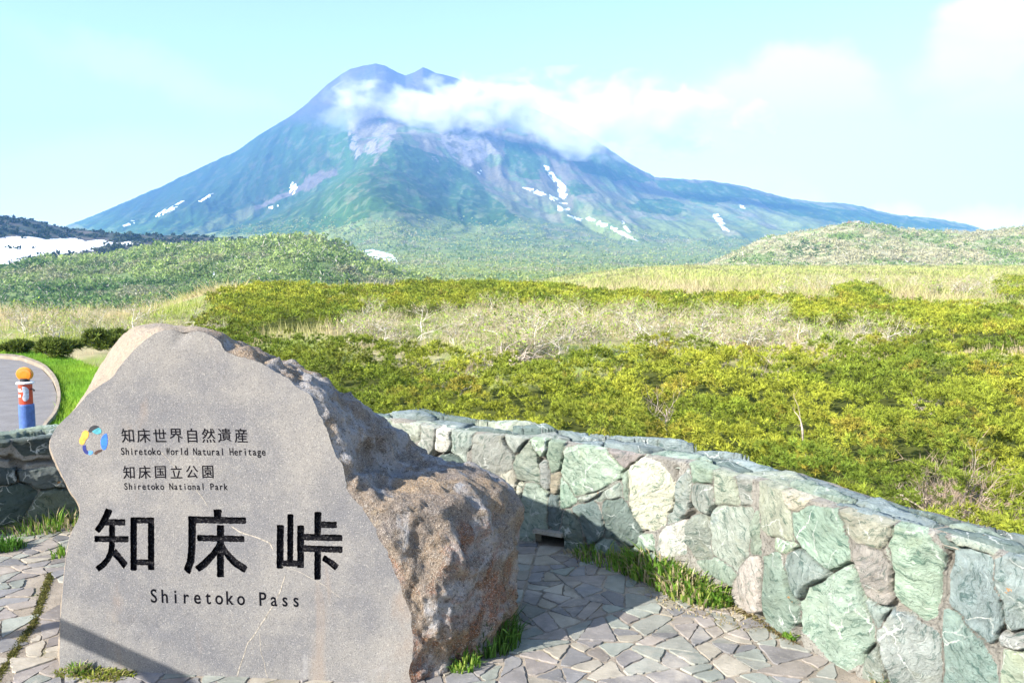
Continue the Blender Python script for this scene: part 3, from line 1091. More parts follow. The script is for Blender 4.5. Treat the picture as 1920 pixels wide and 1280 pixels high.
C7 = lambda p: (900 + p[0] / 3.556, 760 + p[1] / 3.556)
C8 = lambda p: (1350 + p[0] / 2.782, 820 + p[1] / 2.782)
C3 = lambda p: (500 + p[0] / 3.764, 600 + p[1] / 3.764)
C5 = lambda p: (p[0] / 4.267, 600 + p[1] / 4.267)
C6 = lambda p: (p[0] / 3.2, 880 + p[1] / 3.2)
PALE, GREEN, DARK, WHITE, GREY, BROWN, BLUE = ((.40, .435, .34), (.30, .365, .29), (.17, .22, .195), (.56, .545, .46), (.33, .35, .30), (.32, .28, .21), (.25, .30, .29))
STONES = [
    (C3, PALE, [(880, 745), (1060, 750), (1065, 850), (1010, 850), (950, 800)]),
    (C3, PALE, [(1078, 758), (1172, 760), (1175, 900), (1125, 960), (1090, 925), (1072, 860)]),
    (C3, WHITE, [(1205, 758), (1285, 770), (1287, 890), (1245, 940), (1198, 905)]),
    (C3, PALE, [(1298, 788), (1440, 800), (1432, 880), (1382, 950), (1385, 1010), (1300, 960)]),
    (C7, PALE, [(-58, 212), (140, 207), (205, 350), (165, 432), (80, 442), (-40, 402)]),
    (C7, PALE, [(165, 212), (308, 212), (300, 252), (250, 308), (215, 305), (185, 262)]),
    (C7, GREEN, [(222, 385), (270, 290), (320, 250), (350, 310), (378, 420), (382, 512), (300, 500), (240, 482)]),
    (C7, PALE, [(345, 225), (430, 230), (425, 290), (400, 315), (360, 282)]),
    (C7, PALE, [(130, 462), (200, 440), (235, 455), (235, 500), (210, 600), (180, 572), (140, 505)]),
    (C7, PALE, [(290, 525), (350, 515), (412, 560), (432, 700), (437, 820), (400, 848), (330, 890), (245, 885), (240, 700), (270, 625)]),
    (C7, WHITE, [(245, 518), (285, 522), (258, 640), (225, 640)]),
    (C7, GREY, [(391, 390), (440, 380), (455, 500), (430, 560), (405, 540)]),
    (C7, GREEN, [(455, 250), (530, 240), (545, 290), (530, 420), (472, 450), (455, 350)]),
    (C7, BROWN, [(472, 462), (525, 442), (525, 560), (480, 598), (460, 570)]),
    (C7, DARK, [(460, 602), (515, 592), (530, 640), (535, 760), (500, 830), (470, 800)]),  # the boulder's shadow is put into this stone's colour
    (C7, PALE, [(548, 300), (640, 280), (760, 285), (860, 350), (928, 430), (908, 490), (800, 560), (730, 580), (640, 592), (572, 480), (537, 430)]),
    (C7, GREEN, [(540, 482), (580, 522), (640, 622), (580, 660), (532, 680), (522, 580)]),
    (C7, PALE, [(652, 622), (735, 592), (800, 572), (900, 508), (820, 572), (690, 650)]),
    (C7, GREY, [(780, 600), (900, 520), (948, 535), (938, 600), (880, 632), (760, 628)]),
    (C7, GREY, [(850, 300), (960, 280), (1037, 320), (1030, 350), (972, 410), (925, 400), (860, 335)]),
    (C7, WHITE, [(1000, 390), (1080, 362), (1180, 390), (1240, 460), (1280, 580), (1260, 700), (1210, 790), (1140, 817), (1060, 810), (1010, 740), (985, 600), (985, 450)]),
    (C7, GREEN, [(930, 470), (970, 452), (980, 540), (970, 622), (940, 602)]),
    (C7, DARK, [(547, 742), (590, 710), (630, 750), (655, 830), (660, 950), (570, 972), (545, 900)]),  # this and the next two stones carry the boulder's shadow in their colour
    (C7, DARK, [(632, 690), (740, 642), (780, 720), (820, 830), (800, 862), (722, 912), (680, 800)]),
    (C7, DARK, [(822, 640), (930, 632), (990, 720), (1030, 820), (1022, 940), (960, 930), (900, 890), (832, 880), (820, 760)]),
    (C7, GREEN, [(772, 940), (812, 890), (880, 920), (910, 982), (860, 1000), (772, 990)]),
    (C7, GREEN, [(1010, 985), (1070, 920), (1062, 890), (1140, 880), (1150, 950), (1100, 1000)]),
    (C7, GREEN, [(1252, 790), (1232, 740), (1285, 620), (1300, 520), (1385, 432), (1388, 560), (1360, 660), (1300, 770)]),
    (C7, GREEN, [(1396, 372), (1540, 388), (1545, 402), (1530, 530), (1420, 520), (1392, 440)]),
    (C7, GREEN, [(1397, 560), (1440, 537), (1530, 542), (1540, 660), (1500, 735), (1430, 690), (1395, 640)]),
    (C7, PALE, [(1562, 432), (1640, 432), (1690, 500), (1722, 640), (1700, 668), (1562, 660)]),
    (C7, GREY, [(1692, 452), (1780, 455), (1780, 640), (1737, 660), (1705, 560)]),
    (C7, WHITE, [(1200, 882), (1280, 795), (1330, 790), (1350, 870), (1340, 982), (1240, 1000), (1190, 960)]),
    (C7, GREY, [(1382, 802), (1420, 752), (1500, 762), (1522, 900), (1518, 1020), (1440, 1020), (1380, 920)]),
    (C7, GREY, [(1522, 700), (1700, 682), (1790, 700), (1795, 900), (1745, 1040), (1700, 1092), (1600, 1042), (1532, 960), (1507, 820)]),
    (C7, GREEN, [(1453, 1052), (1550, 1032), (1660, 1082), (1690, 1130), (1650, 1180), (1540, 1132)]),
    (C8, PALE, [(202, 250), (270, 237), (320, 330), (350, 400), (360, 520), (260, 500), (215, 470), (202, 350)]),
    (C8, GREEN, [(147, 430), (185, 402), (190, 600), (132, 590)]),
    (C8, GREEN, [(382, 402), (470, 382), (600, 400), (638, 470), (650, 608), (560, 673), (500, 640), (440, 590), (372, 510)]),
    (C8, PALE, [(622, 405), (640, 372), (888, 432), (888, 510), (820, 578), (730, 540), (662, 490)]),
    (C8, WHITE, [(322, 272), (400, 282), (440, 322), (400, 363), (340, 350)]),
    (C8, GREEN, [(347, 602), (440, 605), (475, 640), (525, 685), (520, 730), (440, 768), (400, 838), (345, 780)]),
    (C8, GREEN, [(220, 642), (290, 612), (338, 740), (368, 860), (373, 960), (330, 1008), (270, 980), (210, 920), (215, 760)]),
    (C8, WHITE, [(62, 790), (110, 642), (180, 622), (195, 700), (190, 890), (120, 900), (60, 850)]),
    (C8, PALE, [(285, 535), (358, 560), (340, 592), (280, 582)]),
    (C8, PALE, [(402, 872), (440, 805), (560, 742), (640, 682), (690, 722), (718, 850), (788, 950), (783, 1080), (718, 1158), (640, 1198), (560, 1138), (480, 1060), (415, 1000)]),
    (C8, GREY, [(692, 620), (750, 562), (870, 602), (883, 760), (850, 868), (780, 838), (722, 750)]),
    (C8, GREY, [(762, 855), (850, 900), (828, 980), (790, 958)]),
    (C8, GREEN, [(897, 470), (980, 467), (1060, 522), (1138, 620), (1135, 800), (1110, 920), (1080, 938), (980, 880), (897, 790)]),
    (C8, GREEN, [(842, 980), (890, 922), (1000, 960), (1130, 1040), (1122, 1180), (1130, 1290), (900, 1290), (832, 1100)]),
    (C8, GREY, [(772, 1140), (822, 1082), (838, 1280), (750, 1260)]),
    (C8, BLUE, [(1230, 622), (1290, 592), (1370, 622), (1400, 700), (1450, 880), (1430, 1000), (1390, 1048), (1300, 990), (1220, 860)]),
    (C8, BLUE, [(1432, 662), (1560, 622), (1620, 650), (1620, 1000), (1510, 1010), (1478, 850), (1425, 760)]),
    (C8, GREEN, [(1192, 920), (1240, 932), (1330, 1030), (1400, 1180), (1420, 1300), (1190, 1300)]),
    (C8, PALE, [(1500, 1122), (1640, 1122), (1640, 1300), (1470, 1300)]),
    (C8, GREY, [(1480, 1042), (1620, 1022), (1620, 1100), (1470, 1062)]),
    (C8, GREY, [(832, 592), (880, 592), (880, 640), (840, 640)]),
    (C8, PALE, [(1205, 522), (1300, 522), (1400, 572), (1390, 600), (1260, 582)]),
    (C5, DARK, [(-120, 880), (88, 880), (100, 960), (30, 1012), (-120, 1010)]),
    (C5, DARK, [(117, 905), (400, 860), (440, 1060), (200, 1052), (110, 980)]),
    (C6, BLUE, [(100, 20), (335, 0), (380, 95), (210, 107), (130, 70)]),
    (C6, DARK, [(-60, 132), (180, 107), (208, 160), (150, 230), (118, 300), (-60, 350)]),
    (C6, GREEN, [(217, 170), (330, 117), (420, 155), (460, 245), (300, 330), (188, 290)]),
    (C6, DARK, [(-60, 10), (78, 5), (90, 60), (-60, 112)]),
]
wall = empty("stone_wall", (0.0, 4.6, 0.0))
tag(wall, "low curved terrace wall of green rubble stone set in pale mortar", "wall")
WB = np.array((0.0, 4.6, 0.0))
mapw = lambda s, z, h: wall_pt(s, z, h) - WB
traced, tcols = [], []
for f, c, pts in STONES:
    poly = np.array([px2w(*f(p)) for p in pts])
    if np.ptp(poly[:, 0]) > 1.2:
        continue
    cen_ = poly.mean(0)
    poly = cen_ + (poly - cen_) * (1.01 if f not in (C5, C6) else 1.06)
    traced.append(poly)
    j = rng.normal(0, 0.05, 3) + rng.normal(0, 0.08)
    tcols.append(tuple(np.clip(np.array(c) * (1 + j) * (.48 if f in (C5, C6) else 1), 0.02, 0.8)))  # left wall stones darkened: its shade is put into their colour
# fill the rest of the wall with rubble of the same kind
seeds = []
s_ = 0.12
while s_ < WS[-1]:
    zz = -0.02
    while zz < 0.8:
        seeds.append((s_ + rng.uniform(-.09, .09), zz + rng.uniform(-.07, .07) + 0.05))
        zz += 0.17
    s_ += 0.21
seeds = np.array(seeds)
hole = np.array([px2w(1003, 1000), px2w(1055, 1006), px2w(1055, 1027), px2w(1003, 1026)])
n_traced = len(traced)
for sd_, cell in zip(seeds, voronoi_cells(seeds)):
    if cell is None:
        continue
    cell = cell.copy()
    cell[:, 1] = np.clip(cell[:, 1], -0.05, ztop(cell[:, 0]) + 0.01)
    c = cell.mean(0)
    if np.ptp(cell[:, 1]) < 0.05 or c[0] > WS[-1] - .05:
        continue
    cs = c + (cell - c) * 0.94
    core_ = np.vstack([c + (cs - c) * .75, c + (cs - c) * .4, [c]])
    if any(inpoly(core_[:, 0], core_[:, 1], t_).any() or inpoly(t_[:, 0], t_[:, 1], c + (cs - c) * .7).any() for t_ in traced[:n_traced] + [hole]):
        continue
    pc = [PALE, GREEN, DARK, GREY, GREEN, BLUE][rng.integers(6)]
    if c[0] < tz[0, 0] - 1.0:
        pc = np.array([DARK, BLUE, DARK, DARK][rng.integers(4)]) * .5  # fill stones of the left wall, with its shade in the colour
    traced.append(cs)
    tcols.append(tuple(np.array(pc) * (1 + rng.normal(0, .1))))
# one relief of the whole inner face: stones of broken facets, thin joints
sg = np.arange(0, WS[-1], 0.006)
fr = np.linspace(0, 1, 122)
SG, FR = np.meshgrid(sg, fr)
ZG = -0.05 + FR * (ztop(SG) + 0.05)
wa = SG + 0.007 * fbm(SG * 30, ZG * 30, 1.0, 4, 61) + 0.012 * fbm(SG * 7, ZG * 7, 3.0, 2, 62)
wb = ZG + 0.007 * fbm(SG * 30, ZG * 30, 8.0, 4, 63) + 0.012 * fbm(SG * 7, ZG * 7, 9.0, 2, 64)
b1 = np.full(SG.shape, 9.0)
b2 = np.full(SG.shape, 9.0)
idn = np.zeros(SG.shape, int)
for i, t_ in enumerate(traced):
    c0, c1 = np.searchsorted(sg, t_[:, 0].min() - .12), np.searchsorted(sg, t_[:, 0].max() + .12)
    if c1 <= c0:
        continue
    sl = (slice(None), slice(c0, c1))
    pts = np.stack([wa[sl].ravel(), wb[sl].ravel()], 1)
    d = seg_dist(pts, t_)
    d = np.where(inpoly(pts[:, 0], pts[:, 1], t_), -d, d).reshape(wa[sl].shape)
    o1 = b1[sl]
    nw = d < o1
    b2[sl] = np.where(nw, o1, np.minimum(b2[sl], d))
    b1[sl] = np.where(nw, d, o1)
    idn[sl] = np.where(nw, i, idn[sl])
bd = (b2 - b1) / 2
e_ = np.minimum(bd - 0.0025, 0.016 - b1)
ns = len(traced)
cenA = np.array([t_.mean(0) for t_ in traced])
q0, q1_ = SG - cenA[idn, 0], ZG - cenA[idn, 1]
ta, tb = rng.normal(0, .045, ns), rng.normal(0, .03, ns)
hs = 0.010 + 0.008 * (1 - np.exp(-np.maximum(e_, 0) / 0.005)) + rng.uniform(-.004, .005, ns)[idn]
hs = hs + np.clip(q0 * ta[idn] + q1_ * tb[idn], -0.014, 0.014)
fac = np.full(SG.shape, 9.0)
for _ in range(4):
    fac = np.minimum(fac, q0 * rng.normal(0, .22, ns)[idn] + q1_ * rng.normal(0, .20, ns)[idn] + rng.uniform(.002, .016, ns)[idn])
hs = hs + 0.75 * np.clip(fac, -0.018, 0.008)
o1, o2 = (rng.random(ns) * 40)[idn], (rng.random(ns) * 40)[idn]
hs = hs + 0.007 * ridged(SG * 9 + o1, ZG * 13 + o2, 0.2, 4, 22) + 0.0035 * fbm(SG * 40 + o2, ZG * 40, 0.7, 3, 23)
hm = 0.004 + 0.004 * fbm(SG * 22, ZG * 22, 2.0, 4, 65)
hm = hm - 0.055 * sstep(-.05, .15, fbm(SG * 5.5, ZG * 5.5, 6.0, 3, 66)) * (1 - sstep(0.006, 0.016, bd))
kq = sstep(-0.001, 0.005, e_)
HG = hs * kq + hm * (1 - kq)
HG[-1] = -0.05
mort_ = 1 - sstep(-0.003, 0.003, e_)
Vw = wall_pt(SG.ravel(), ZG.ravel(), 0.0)
Vw[:, 0] += np.interp(SG.ravel(), WS, WN[:, 0]) * HG.ravel()
Vw[:, 1] += np.interp(SG.ravel(), WS, WN[:, 1]) * HG.ravel()
cw_ = np.array(tcols)[idn].reshape(-1, 3)
Fw = grid_faces(*SG.shape)
fs_, fz_ = SG.ravel()[Fw].mean(1), ZG.ravel()[Fw].mean(1)
Fw = Fw[~((fs_ > hole[:, 0].min()) & (fs_ < hole[:, 0].max()) & (fz_ < 0.082))]
wf = mesh_np("rubble_face", Vw - WB, Fw, [MAT['wallstone']], cw_, smooth=True, parent=wall)
ra = np.ones((len(Vw), 4), np.float32)
ra[:, 0] = rng.random(ns)[idn].ravel()
ra[:, 1] = rng.random(ns)[idn].ravel()
ra[:, 2] = mort_.ravel()
at_ = wf.data.color_attributes.new('Rnd', 'FLOAT_COLOR', 'POINT')
at_.data.foreach_set('color', ra.ravel())

# mortar core (a shell with the drain slot left open)
sv = np.arange(0, WS[-1], 0.02)
prof = [(0.0, z) for z in np.linspace(-0.08, 1.0, 34)] + [(-w_, 1.0) for w_ in np.linspace(0.02, 0.36, 16)] + [(-0.37, z) for z in np.linspace(0.98, -1.4, 10)]
rows = []
for (h, zf) in prof:
    zt_ = ztop(sv) - 0.035
    z = np.where(zf >= 0, zf * zt_, zf)
    bump_ = 0.010 * fbm(sv * 14, z * 14, h * 20, 4, 31) - (0.055 if (h == 0.0 and zf < .999) else 0.0)
    p = wall_pt(sv, z, h)
    nx = np.interp(sv, WS, WN[:, 0])
    ny = np.interp(sv, WS, WN[:, 1])
    if zf < 0.999 and h == 0.0:
        p[:, 0] += nx * bump_
        p[:, 1] += ny * bump_
    elif h < 0 and zf == 1.0:
        p[:, 2] += bump_
    rows.append(p - WB)
V = np.array(rows).reshape(-1, 3)
Fq = grid_faces(len(prof), len(sv))
ri, ci = Fq[:, 0] // len(sv), Fq[:, 0] % len(sv)
zz = np.array([p[1] for p in prof])[ri] * ztop(sv[ci])
hs0, hs1 = hole[:, 0].min(), hole[:, 0].max()
keep = ~((ri < 33) & (sv[ci] > hs0) & (sv[ci] < hs1) & (zz < 0.085))
mesh_np("mortar", V, Fq[keep], [MAT['mortar']], smooth=True, parent=wall)
dl = MB()
mid_s = (hs0 + hs1) / 2
pl = wall_pt(np.array([mid_s]), 0.0, 0.012)[0]
tx, ty = np.interp(mid_s, WS, WT[:, 0]), np.interp(mid_s, WS, WT[:, 1])
dl.box((pl[0] - WB[0], pl[1] - WB[1], 0.092), (0.18, 0.07, 0.022), math.atan2(ty, tx))
o_ = dl.build("drain_lintel", [MAT['mortar']], wall)

# coping slabs along the top
cs_store = MB()
seeds = []
s_ = 0.1
while s_ < WS[-1]:
    for w_ in (0.05, 0.17, 0.29):
        if rng.random() < 0.9:
            seeds.append(((s_ + rng.uniform(-.10, .10)) * 0.55, w_ + rng.uniform(-.04, .04)))
    s_ += 0.30
seeds = np.array(seeds)
STEP_S = px2w(1300, 866)[0]


def mapcope(s, w_, h):
    z = ztop(s) - 0.035 + h + np.where(s < STEP_S, 0.0, 0.0)
    return wall_pt(s, 0.0, 0.018 - w_) * np.array((1, 1, 0)) + np.stack([0 * z, 0 * z, z], -1) - WB


for cell in voronoi_cells(seeds):
    if cell is None:
        continue
    cell = cell.copy()
    cell[:, 1] = np.clip(cell[:, 1], 0.028 + rng.uniform(-0.012, 0.02), 0.335 + rng.uniform(-.035, .012))
    cell[:, 0] /= 0.55
    c = cell.mean(0)
    if np.ptp(cell[:, 1]) < 0.06 or c[0] > WS[-1] - .2 or c[0] < .1:
        continue
    cs = c + (cell - c) * np.array((0.965, 0.95))
    pc = [BLUE, PALE, BLUE, GREEN, GREY, DARK][rng.integers(6)]
    lift = 0.018 if (c[0] < STEP_S and c[1] > .15) else 0.0
    stone_mesh(cs_store, cs, mapcope, tuple(np.array(pc) * 1.05 * (1 + rng.normal(0, .08))), edge_h=0.020 + lift + rng.uniform(-.014, .016), dome=0.012, sunk=-0.01, tilt=0.012, step=0.018)
cs_store.build("coping", [MAT['wallstone']], wall, True, True)

# ------------------------------------------------------------------ crazy paving
outer = [tuple(p) for p in (WL - WN * 0.18)]
poly = outer + [(3.0, -4.0), (-5.6, -4.0)]
mesh_np("terrace", [(x, y, 0.0) for x, y in poly] + [(x, y, -0.3) for x, y in poly],
        [tuple(range(len(poly)))[::-1]] + [(i, (i + 1) % len(poly), len(poly) + (i + 1) % len(poly), len(poly) + i) for i in range(len(poly))], [MAT['grout']])['kind'] = 'structure'
def split_cells(poly, r):
    """irregular flagstones: cut a polygon again and again along random lines"""
    todo, done = [np.array(poly, float)], []
    while todo:
        p = todo.pop()
        ar = 0.5 * abs(np.dot(p[:, 0], np.roll(p[:, 1], 1)) - np.dot(p[:, 1], np.roll(p[:, 0], 1)))
        if ar < r.uniform(.008, .028):
            done.append(p)
            continue
        c = p.mean(0) + r.normal(0, .10) * (p[r.integers(len(p))] - p.mean(0))
        w_, ev = np.linalg.eigh(np.cov((p - p.mean(0)).T))
        ax = ev[:, 1]
        a_ = r.normal(0, .42)
        nrm = np.array((ax[0] * math.cos(a_) - ax[1] * math.sin(a_), ax[0] * math.sin(a_) + ax[1] * math.cos(a_)))
        side = (p - c) @ nrm
        A, B = [], []
        for k in range(len(p)):
            q, sa, sb = p[(k + 1) % len(p)], side[k], side[(k + 1) % len(p)]
            (A if sa <= 0 else B).append(p[k])
            if sa * sb < 0:
                x_ = p[k] + (q - p[k]) * (sa / (sa - sb))
                A.append(x_)
                B.append(x_)
        if len(A) < 3 or len(B) < 3:
            done.append(p)
        else:
            todo += [np.array(A), np.array(B)]
    return done


front = np.vstack([WL + WN * 0.02, [(3.2, -1), (-6, -1)]])
ps = MB()
PCOL = [(.19, .168, .152), (.165, .153, .145), (.205, .178, .152), (.19, .19, .163), (.235, .21, .168), (.15, .145, .142), (.275, .245, .195), (.19, .20, .172)]
jl = np.array([at_z(96, 1075, 0)[:2], at_z(62, 1170, 0)[:2], at_z(0, 1262, 0)[:2], at_z(-80, 1360, 0)[:2]])   # the mossy joint at the left
for cell in split_cells([(-4.4, 1.7), (2.6, 1.7), (2.6, 5.5), (-4.4, 5.5)], np.random.default_rng(9)):
    c = cell.mean(0)
    if not inpoly(np.array([c[0]]), np.array([c[1]]), front)[0]:
        continue
    if np.min(np.linalg.norm(resample(jl, .02, False) - c, axis=1)) < 0.045:
        continue
    d = np.linalg.norm(cell - c, axis=1, keepdims=True)
    q = c + (cell - c) * (1 - rng.uniform(0.004, 0.011) / np.maximum(d, .05))
    n0 = len(q)
    q = np.concatenate([[q[i] + (q[i - 1] - q[i]) * .10, q[i] * .97 + (q[i - 1] + q[(i + 1) % n0]) * .015, q[i] + (q[(i + 1) % n0] - q[i]) * .10] for i in range(n0)])
    q = resample(q, 0.02)
    q = q + 0.0035 * rng.standard_normal(q.shape) * 0.7
    n_ = len(q)
    zt_ = 0.005 + rng.uniform(-.002, .003)
    ta, tb = rng.normal(0, .007, 2)
    inn = c + (q - c) * 0.965
    zz = lambda p, b: b + (p[:, 0] - c[0]) * ta + (p[:, 1] - c[1]) * tb
    vs = np.vstack([np.c_[q, np.full(n_, -.004)], np.c_[c + (q - c) * .992, zz(q, zt_ - .004)], np.c_[inn, zz(inn, zt_)]])
    fs = [(k, (k + 1) % n_, n_ + (k + 1) % n_, n_ + k) for k in range(n_)] + [(n_ + k, n_ + (k + 1) % n_, 2 * n_ + (k + 1) % n_, 2 * n_ + k) for k in range(n_)] + [tuple(2 * n_ + k for k in range(n_))]
    pc = np.array(PCOL[rng.integers(len(PCOL))]) * (1.12 + rng.normal(0, .12))
    ps.add(vs, fs, 0, tuple(pc))
ps.build("paving", [MAT['paver']], None, False, True)['kind'] = 'structure'

# ------------------------------------------------------------------ grass tufts, weeds
def blades(n, rad, hmin, hmax, cols, width=0.004, lean=0.6, elong=(1, 0), seed=0):
    r = np.random.default_rng(seed)
    V, Fa, C = [], [], []
    for _ in range(n):
        a = r.uniform(0, 2 * math.pi)
        rr = rad * math.sqrt(r.random())
        p = np.array((rr * math.cos(a) * elong[0] if elong[0] else 0, rr * math.sin(a), 0.0))
        p[0] = rr * math.cos(a) * max(elong[0], .2)
        h = r.uniform(hmin, hmax) * (1 - 0.5 * (rr / rad) ** 2)
        d = np.array((math.cos(a), math.sin(a), 0)) * r.uniform(0.1, 1) * lean + r.normal(0, .25, 3) * np.array((1, 1, 0))
        side = np.array((-d[1], d[0], 0))
        side = side / (np.linalg.norm(side) + 1e-6) * width * r.uniform(.6, 1.3)
        q0, q1, q2 = p, p + d * h * .35 + np.array((0, 0, h * .6)), p + d * h * 1.0 + np.array((0, 0, h * r.uniform(.65, 1.0)))
        o = len(V)
        V += [q0 - side, q0 + side, q1 + side * .8, q1 - side * .8, q2]
        Fa += [(o, o + 1, o + 2, o + 3), (o + 3, o + 2, o + 4)]
        c = np.array(cols[r.integers(len(cols))]) * r.uniform(.75, 1.25)
        C += [c] * 5
    return V, Fa, C


GCOL = [(.13, .25, .03), (.17, .32, .04), (.10, .20, .03), (.25, .33, .06)]
DRY = [(.42, .34, .20), (.50, .42, .26)]


def tuft(name, label, pos, n, rad, h0, h1, cols, rz=0.0, elong=(1, 0), cat="grass", lean=.6, width=.004, seed=0, group=None):
    V, Fa, C = blades(n, rad, h0, h1, cols, width, lean, elong, seed)
    o = mesh_np(name, V, Fa, [MAT['grassm']], C)
    o.location = tuple(map(float, pos))
    o.rotation_euler = (0, 0, rz)
    return tag(o, label, cat, group)


tuft("grass_tuft", "dark green grass tuft at the boulder's right foot", at_z(925, 1212, 0), 420, .10, .10, .24, [(.06, .14, .02), (.08, .18, .03), (.05, .11, .02)], .8, (1.3, 0), lean=.55, width=.0035, seed=1)
tuft("grass_tuft", "small grass tuft at the boulder's front right corner", at_z(872, 1250, 0), 140, .06, .04, .10, GCOL, .8, (1.2, 0), seed=2)
wd = lambda u0, v0, u1, v1: math.atan2(*(at_z(u1, v1, 0) - at_z(u0, v0, 0))[1::-1])
tuft("grass_tuft", "shaded green grass along the wall foot beside the drain slot", at_z(1150, 1055, 0), 420, .13, .05, .15, GCOL + DRY[:1], wd(1100, 1040, 1200, 1070), (2.0, 0), seed=3)
tuft("leafy_weed", "bright green leafy weed clump against the middle of the wall", at_z(1230, 1080, 0), 760, .14, .05, .21, GCOL + DRY[:1], wd(1180, 1060, 1290, 1100), (1.9, 0), "weed", width=.007, seed=4)
tuft("leafy_weed", "yellow green weed clump where sunlight reaches the wall foot", at_z(1292, 1110, 0), 760, .14, .04, .18, GCOL + [(.28, .33, .07)] + DRY, wd(1250, 1085, 1340, 1125), (1.7, 0), "weed", width=.006, seed=5)
tuft("leafy_weed", "green weed clump at the right end of the grassy wall foot", at_z(1345, 1130, 0), 330, .07, .05, .13, GCOL, .3, (1.3, 0), "weed", width=.006, seed=6)
tuft("dry_grass", "straw coloured dry grass fringe between paving and weeds", at_z(1300, 1128, 0), 500, .16, .015, .05, DRY + DRY + [(.3, .3, .1)], wd(1200, 1080, 1370, 1150), (2.4, 0), lean=1.6, width=.003, seed=7)
tuft("dry_grass", "straw coloured dead grass by the drain slot", at_z(1085, 1042, 0), 160, .06, .015, .04, DRY, wd(1060, 1030, 1120, 1050), (1.8, 0), lean=1.6, width=.003, seed=8)
tuft("leafy_weed", "tiny leafy weed sprouting alone from the wall's right foot", at_z(1482, 1196, 0), 90, .03, .03, .06, GCOL, 0, (1, 0), "weed", width=.008, seed=9)
tuft("dry_grass", "small dry grass sprig at the wall foot near the picture's bottom right", at_z(1648, 1282, 0), 60, .03, .03, .09, DRY + GCOL[:1], 0, (1, 0), seed=10)
tuft("grass_tuft", "green grass with dry stems below the left wall beside the boulder", at_z(105, 990, 0), 480, .13, .05, .17, GCOL + DRY, .45, (2.2, 0), seed=11)
tuft("grass_tuft", "dark green grass tuft at the left edge of the paving", at_z(6, 1030, 0), 260, .08, .05, .13, [(.06, .15, .02), (.09, .2, .03)], .3, (1.4, 0), seed=12)
tuft("grass_tuft", "thin grass sprigs growing up the boulder's left edge", at_z(122, 1040, 0), 90, .05, .03, .11, GCOL, 1.2, (1.6, 0), seed=13)
_p = at_z(166, 1262, 0)
tuft("moss_cushion", "yellow green moss and short grass along the boulder's front foot", _p + np.array((.03, -.01, .0)), 900, .06, .010, .035, [(.22, .26, .04), (.30, .33, .06), (.35, .30, .12)], -.1, (2.8, 0), "moss", lean=1.0, width=.004, seed=14)
tuft("grass_tuft", "short spiky grass tuft at the boulder's front left corner", at_z(150, 1262, 0), 120, .035, .03, .075, GCOL + DRY, 0, (1.3, 0), seed=15)
mj = MB()
q = resample(jl, .02, False)
for k in range(len(q) * 40):
    p = q[rng.integers(len(q))] + rng.normal(0, .009, 2)
    h = rng.uniform(.003, .011)
    c_ = np.array([(.12, .12, .025), (.07, .08, .02), (.17, .15, .05)][rng.integers(3)])
    a = rng.uniform(0, 6.28)
    dx, dy = .005 * math.cos(a), .005 * math.sin(a)
    mj.add([(p[0] - dx, p[1] - dy, 0), (p[0] + dx, p[1] + dy, 0), (p[0] + rng.normal(0, .006), p[1] + rng.normal(0, .006), h)], [(0, 1, 2)], 0, tuple(c_))
o_ = mj.build("joint_moss", [MAT['grassm']], None, False, True)
tag(o_, "dark moss filling the long paving joint left of the boulder", "moss", kind="stuff")

# moss and earth gathered along the foot of the right wall
mj = MB()
for k in range(5200):
    s_ = rng.uniform(px2w(1360, 1140)[0], WS[-1])
    if fbm(np.array([s_ * 5]), 0, 0, 2, 44)[0] < -.12:
        continue
    p = wall_pt(np.array([s_]), 0.0, 0.012 + abs(rng.normal(0, .018)))[0]
    h = rng.uniform(.003, .014)
    c_ = np.array([(.13, .11, .035), (.10, .075, .03), (.17, .15, .05), (.20, .15, .08)][rng.integers(4)])
    a = rng.uniform(0, 6.28)
    dx, dy = .006 * math.cos(a), .006 * math.sin(a)
    mj.add([(p[0] - dx, p[1] - dy, 0.003), (p[0] + dx, p[1] + dy, 0.003), (p[0] + rng.normal(0, .006), p[1] + rng.normal(0, .006), h)], [(0, 1, 2)], 0, tuple(c_))
o_ = mj.build("wall_moss", [MAT['grassm']], None, False, True)
tag(o_, "brown moss and earth along the foot of the right wall", "moss", kind="stuff")

# ------------------------------------------------------------------ roadside marker post
D0 = 7.6
sc = D0 / F
px_, _, _ = at_y(46, 700, D0)
zv = lambda v: float(at_y(46, v, D0)[2])
GZ = -0.15
mk = empty("marker_post", (px_, D0, GZ))
tag(mk, "blue and red roadside marker post topped by an orange reflector disc", "marker post")
M_BLUE = m_plain('blue_sleeve_paint', (0.055, 0.12, 0.33), 0.45, 0.2, 25, spec=.5)
M_RED = m_plain('red_post_paint', (0.45, 0.05, 0.018), 0.45, 0.2, 25, spec=.5)
M_ORANGE = m_plain('orange_reflector', (0.62, 0.16, 0.006), 0.25, 0.06, 60, spec=.6)
M_WHITE = m_plain('white_post_paint', (0.72, 0.72, 0.72), 0.5, 0.1, 30)
M_BLACK = m_plain('black_rubber', (0.02, 0.02, 0.022), 0.6, 0.2, 30)
M_RIM = m_plain('yellow_rim', (0.55, 0.25, 0.03), 0.4, 0.1, 30)
b = MB()
b.lathe([(13.6 * sc, -0.05), (13.6 * sc, zv(760) - GZ), (13.0 * sc, zv(757) - GZ), (11.9 * sc, zv(756.6) - GZ)], 28)
b.build("sleeve", [M_BLUE], mk, False)
b = MB()
b.lathe([(11.7 * sc, zv(757) - GZ - .01), (11.7 * sc, zv(719) - GZ)], 28)
b.build("post_body", [M_RED], mk)
b = MB()
b.lathe([(14 * sc, zv(719) - GZ), (15.5 * sc, zv(718.4) - GZ), (15.5 * sc, zv(716.2) - GZ), (12 * sc, zv(715) - GZ)], 28)
b.build("collar", [M_WHITE], mk)
b = MB()
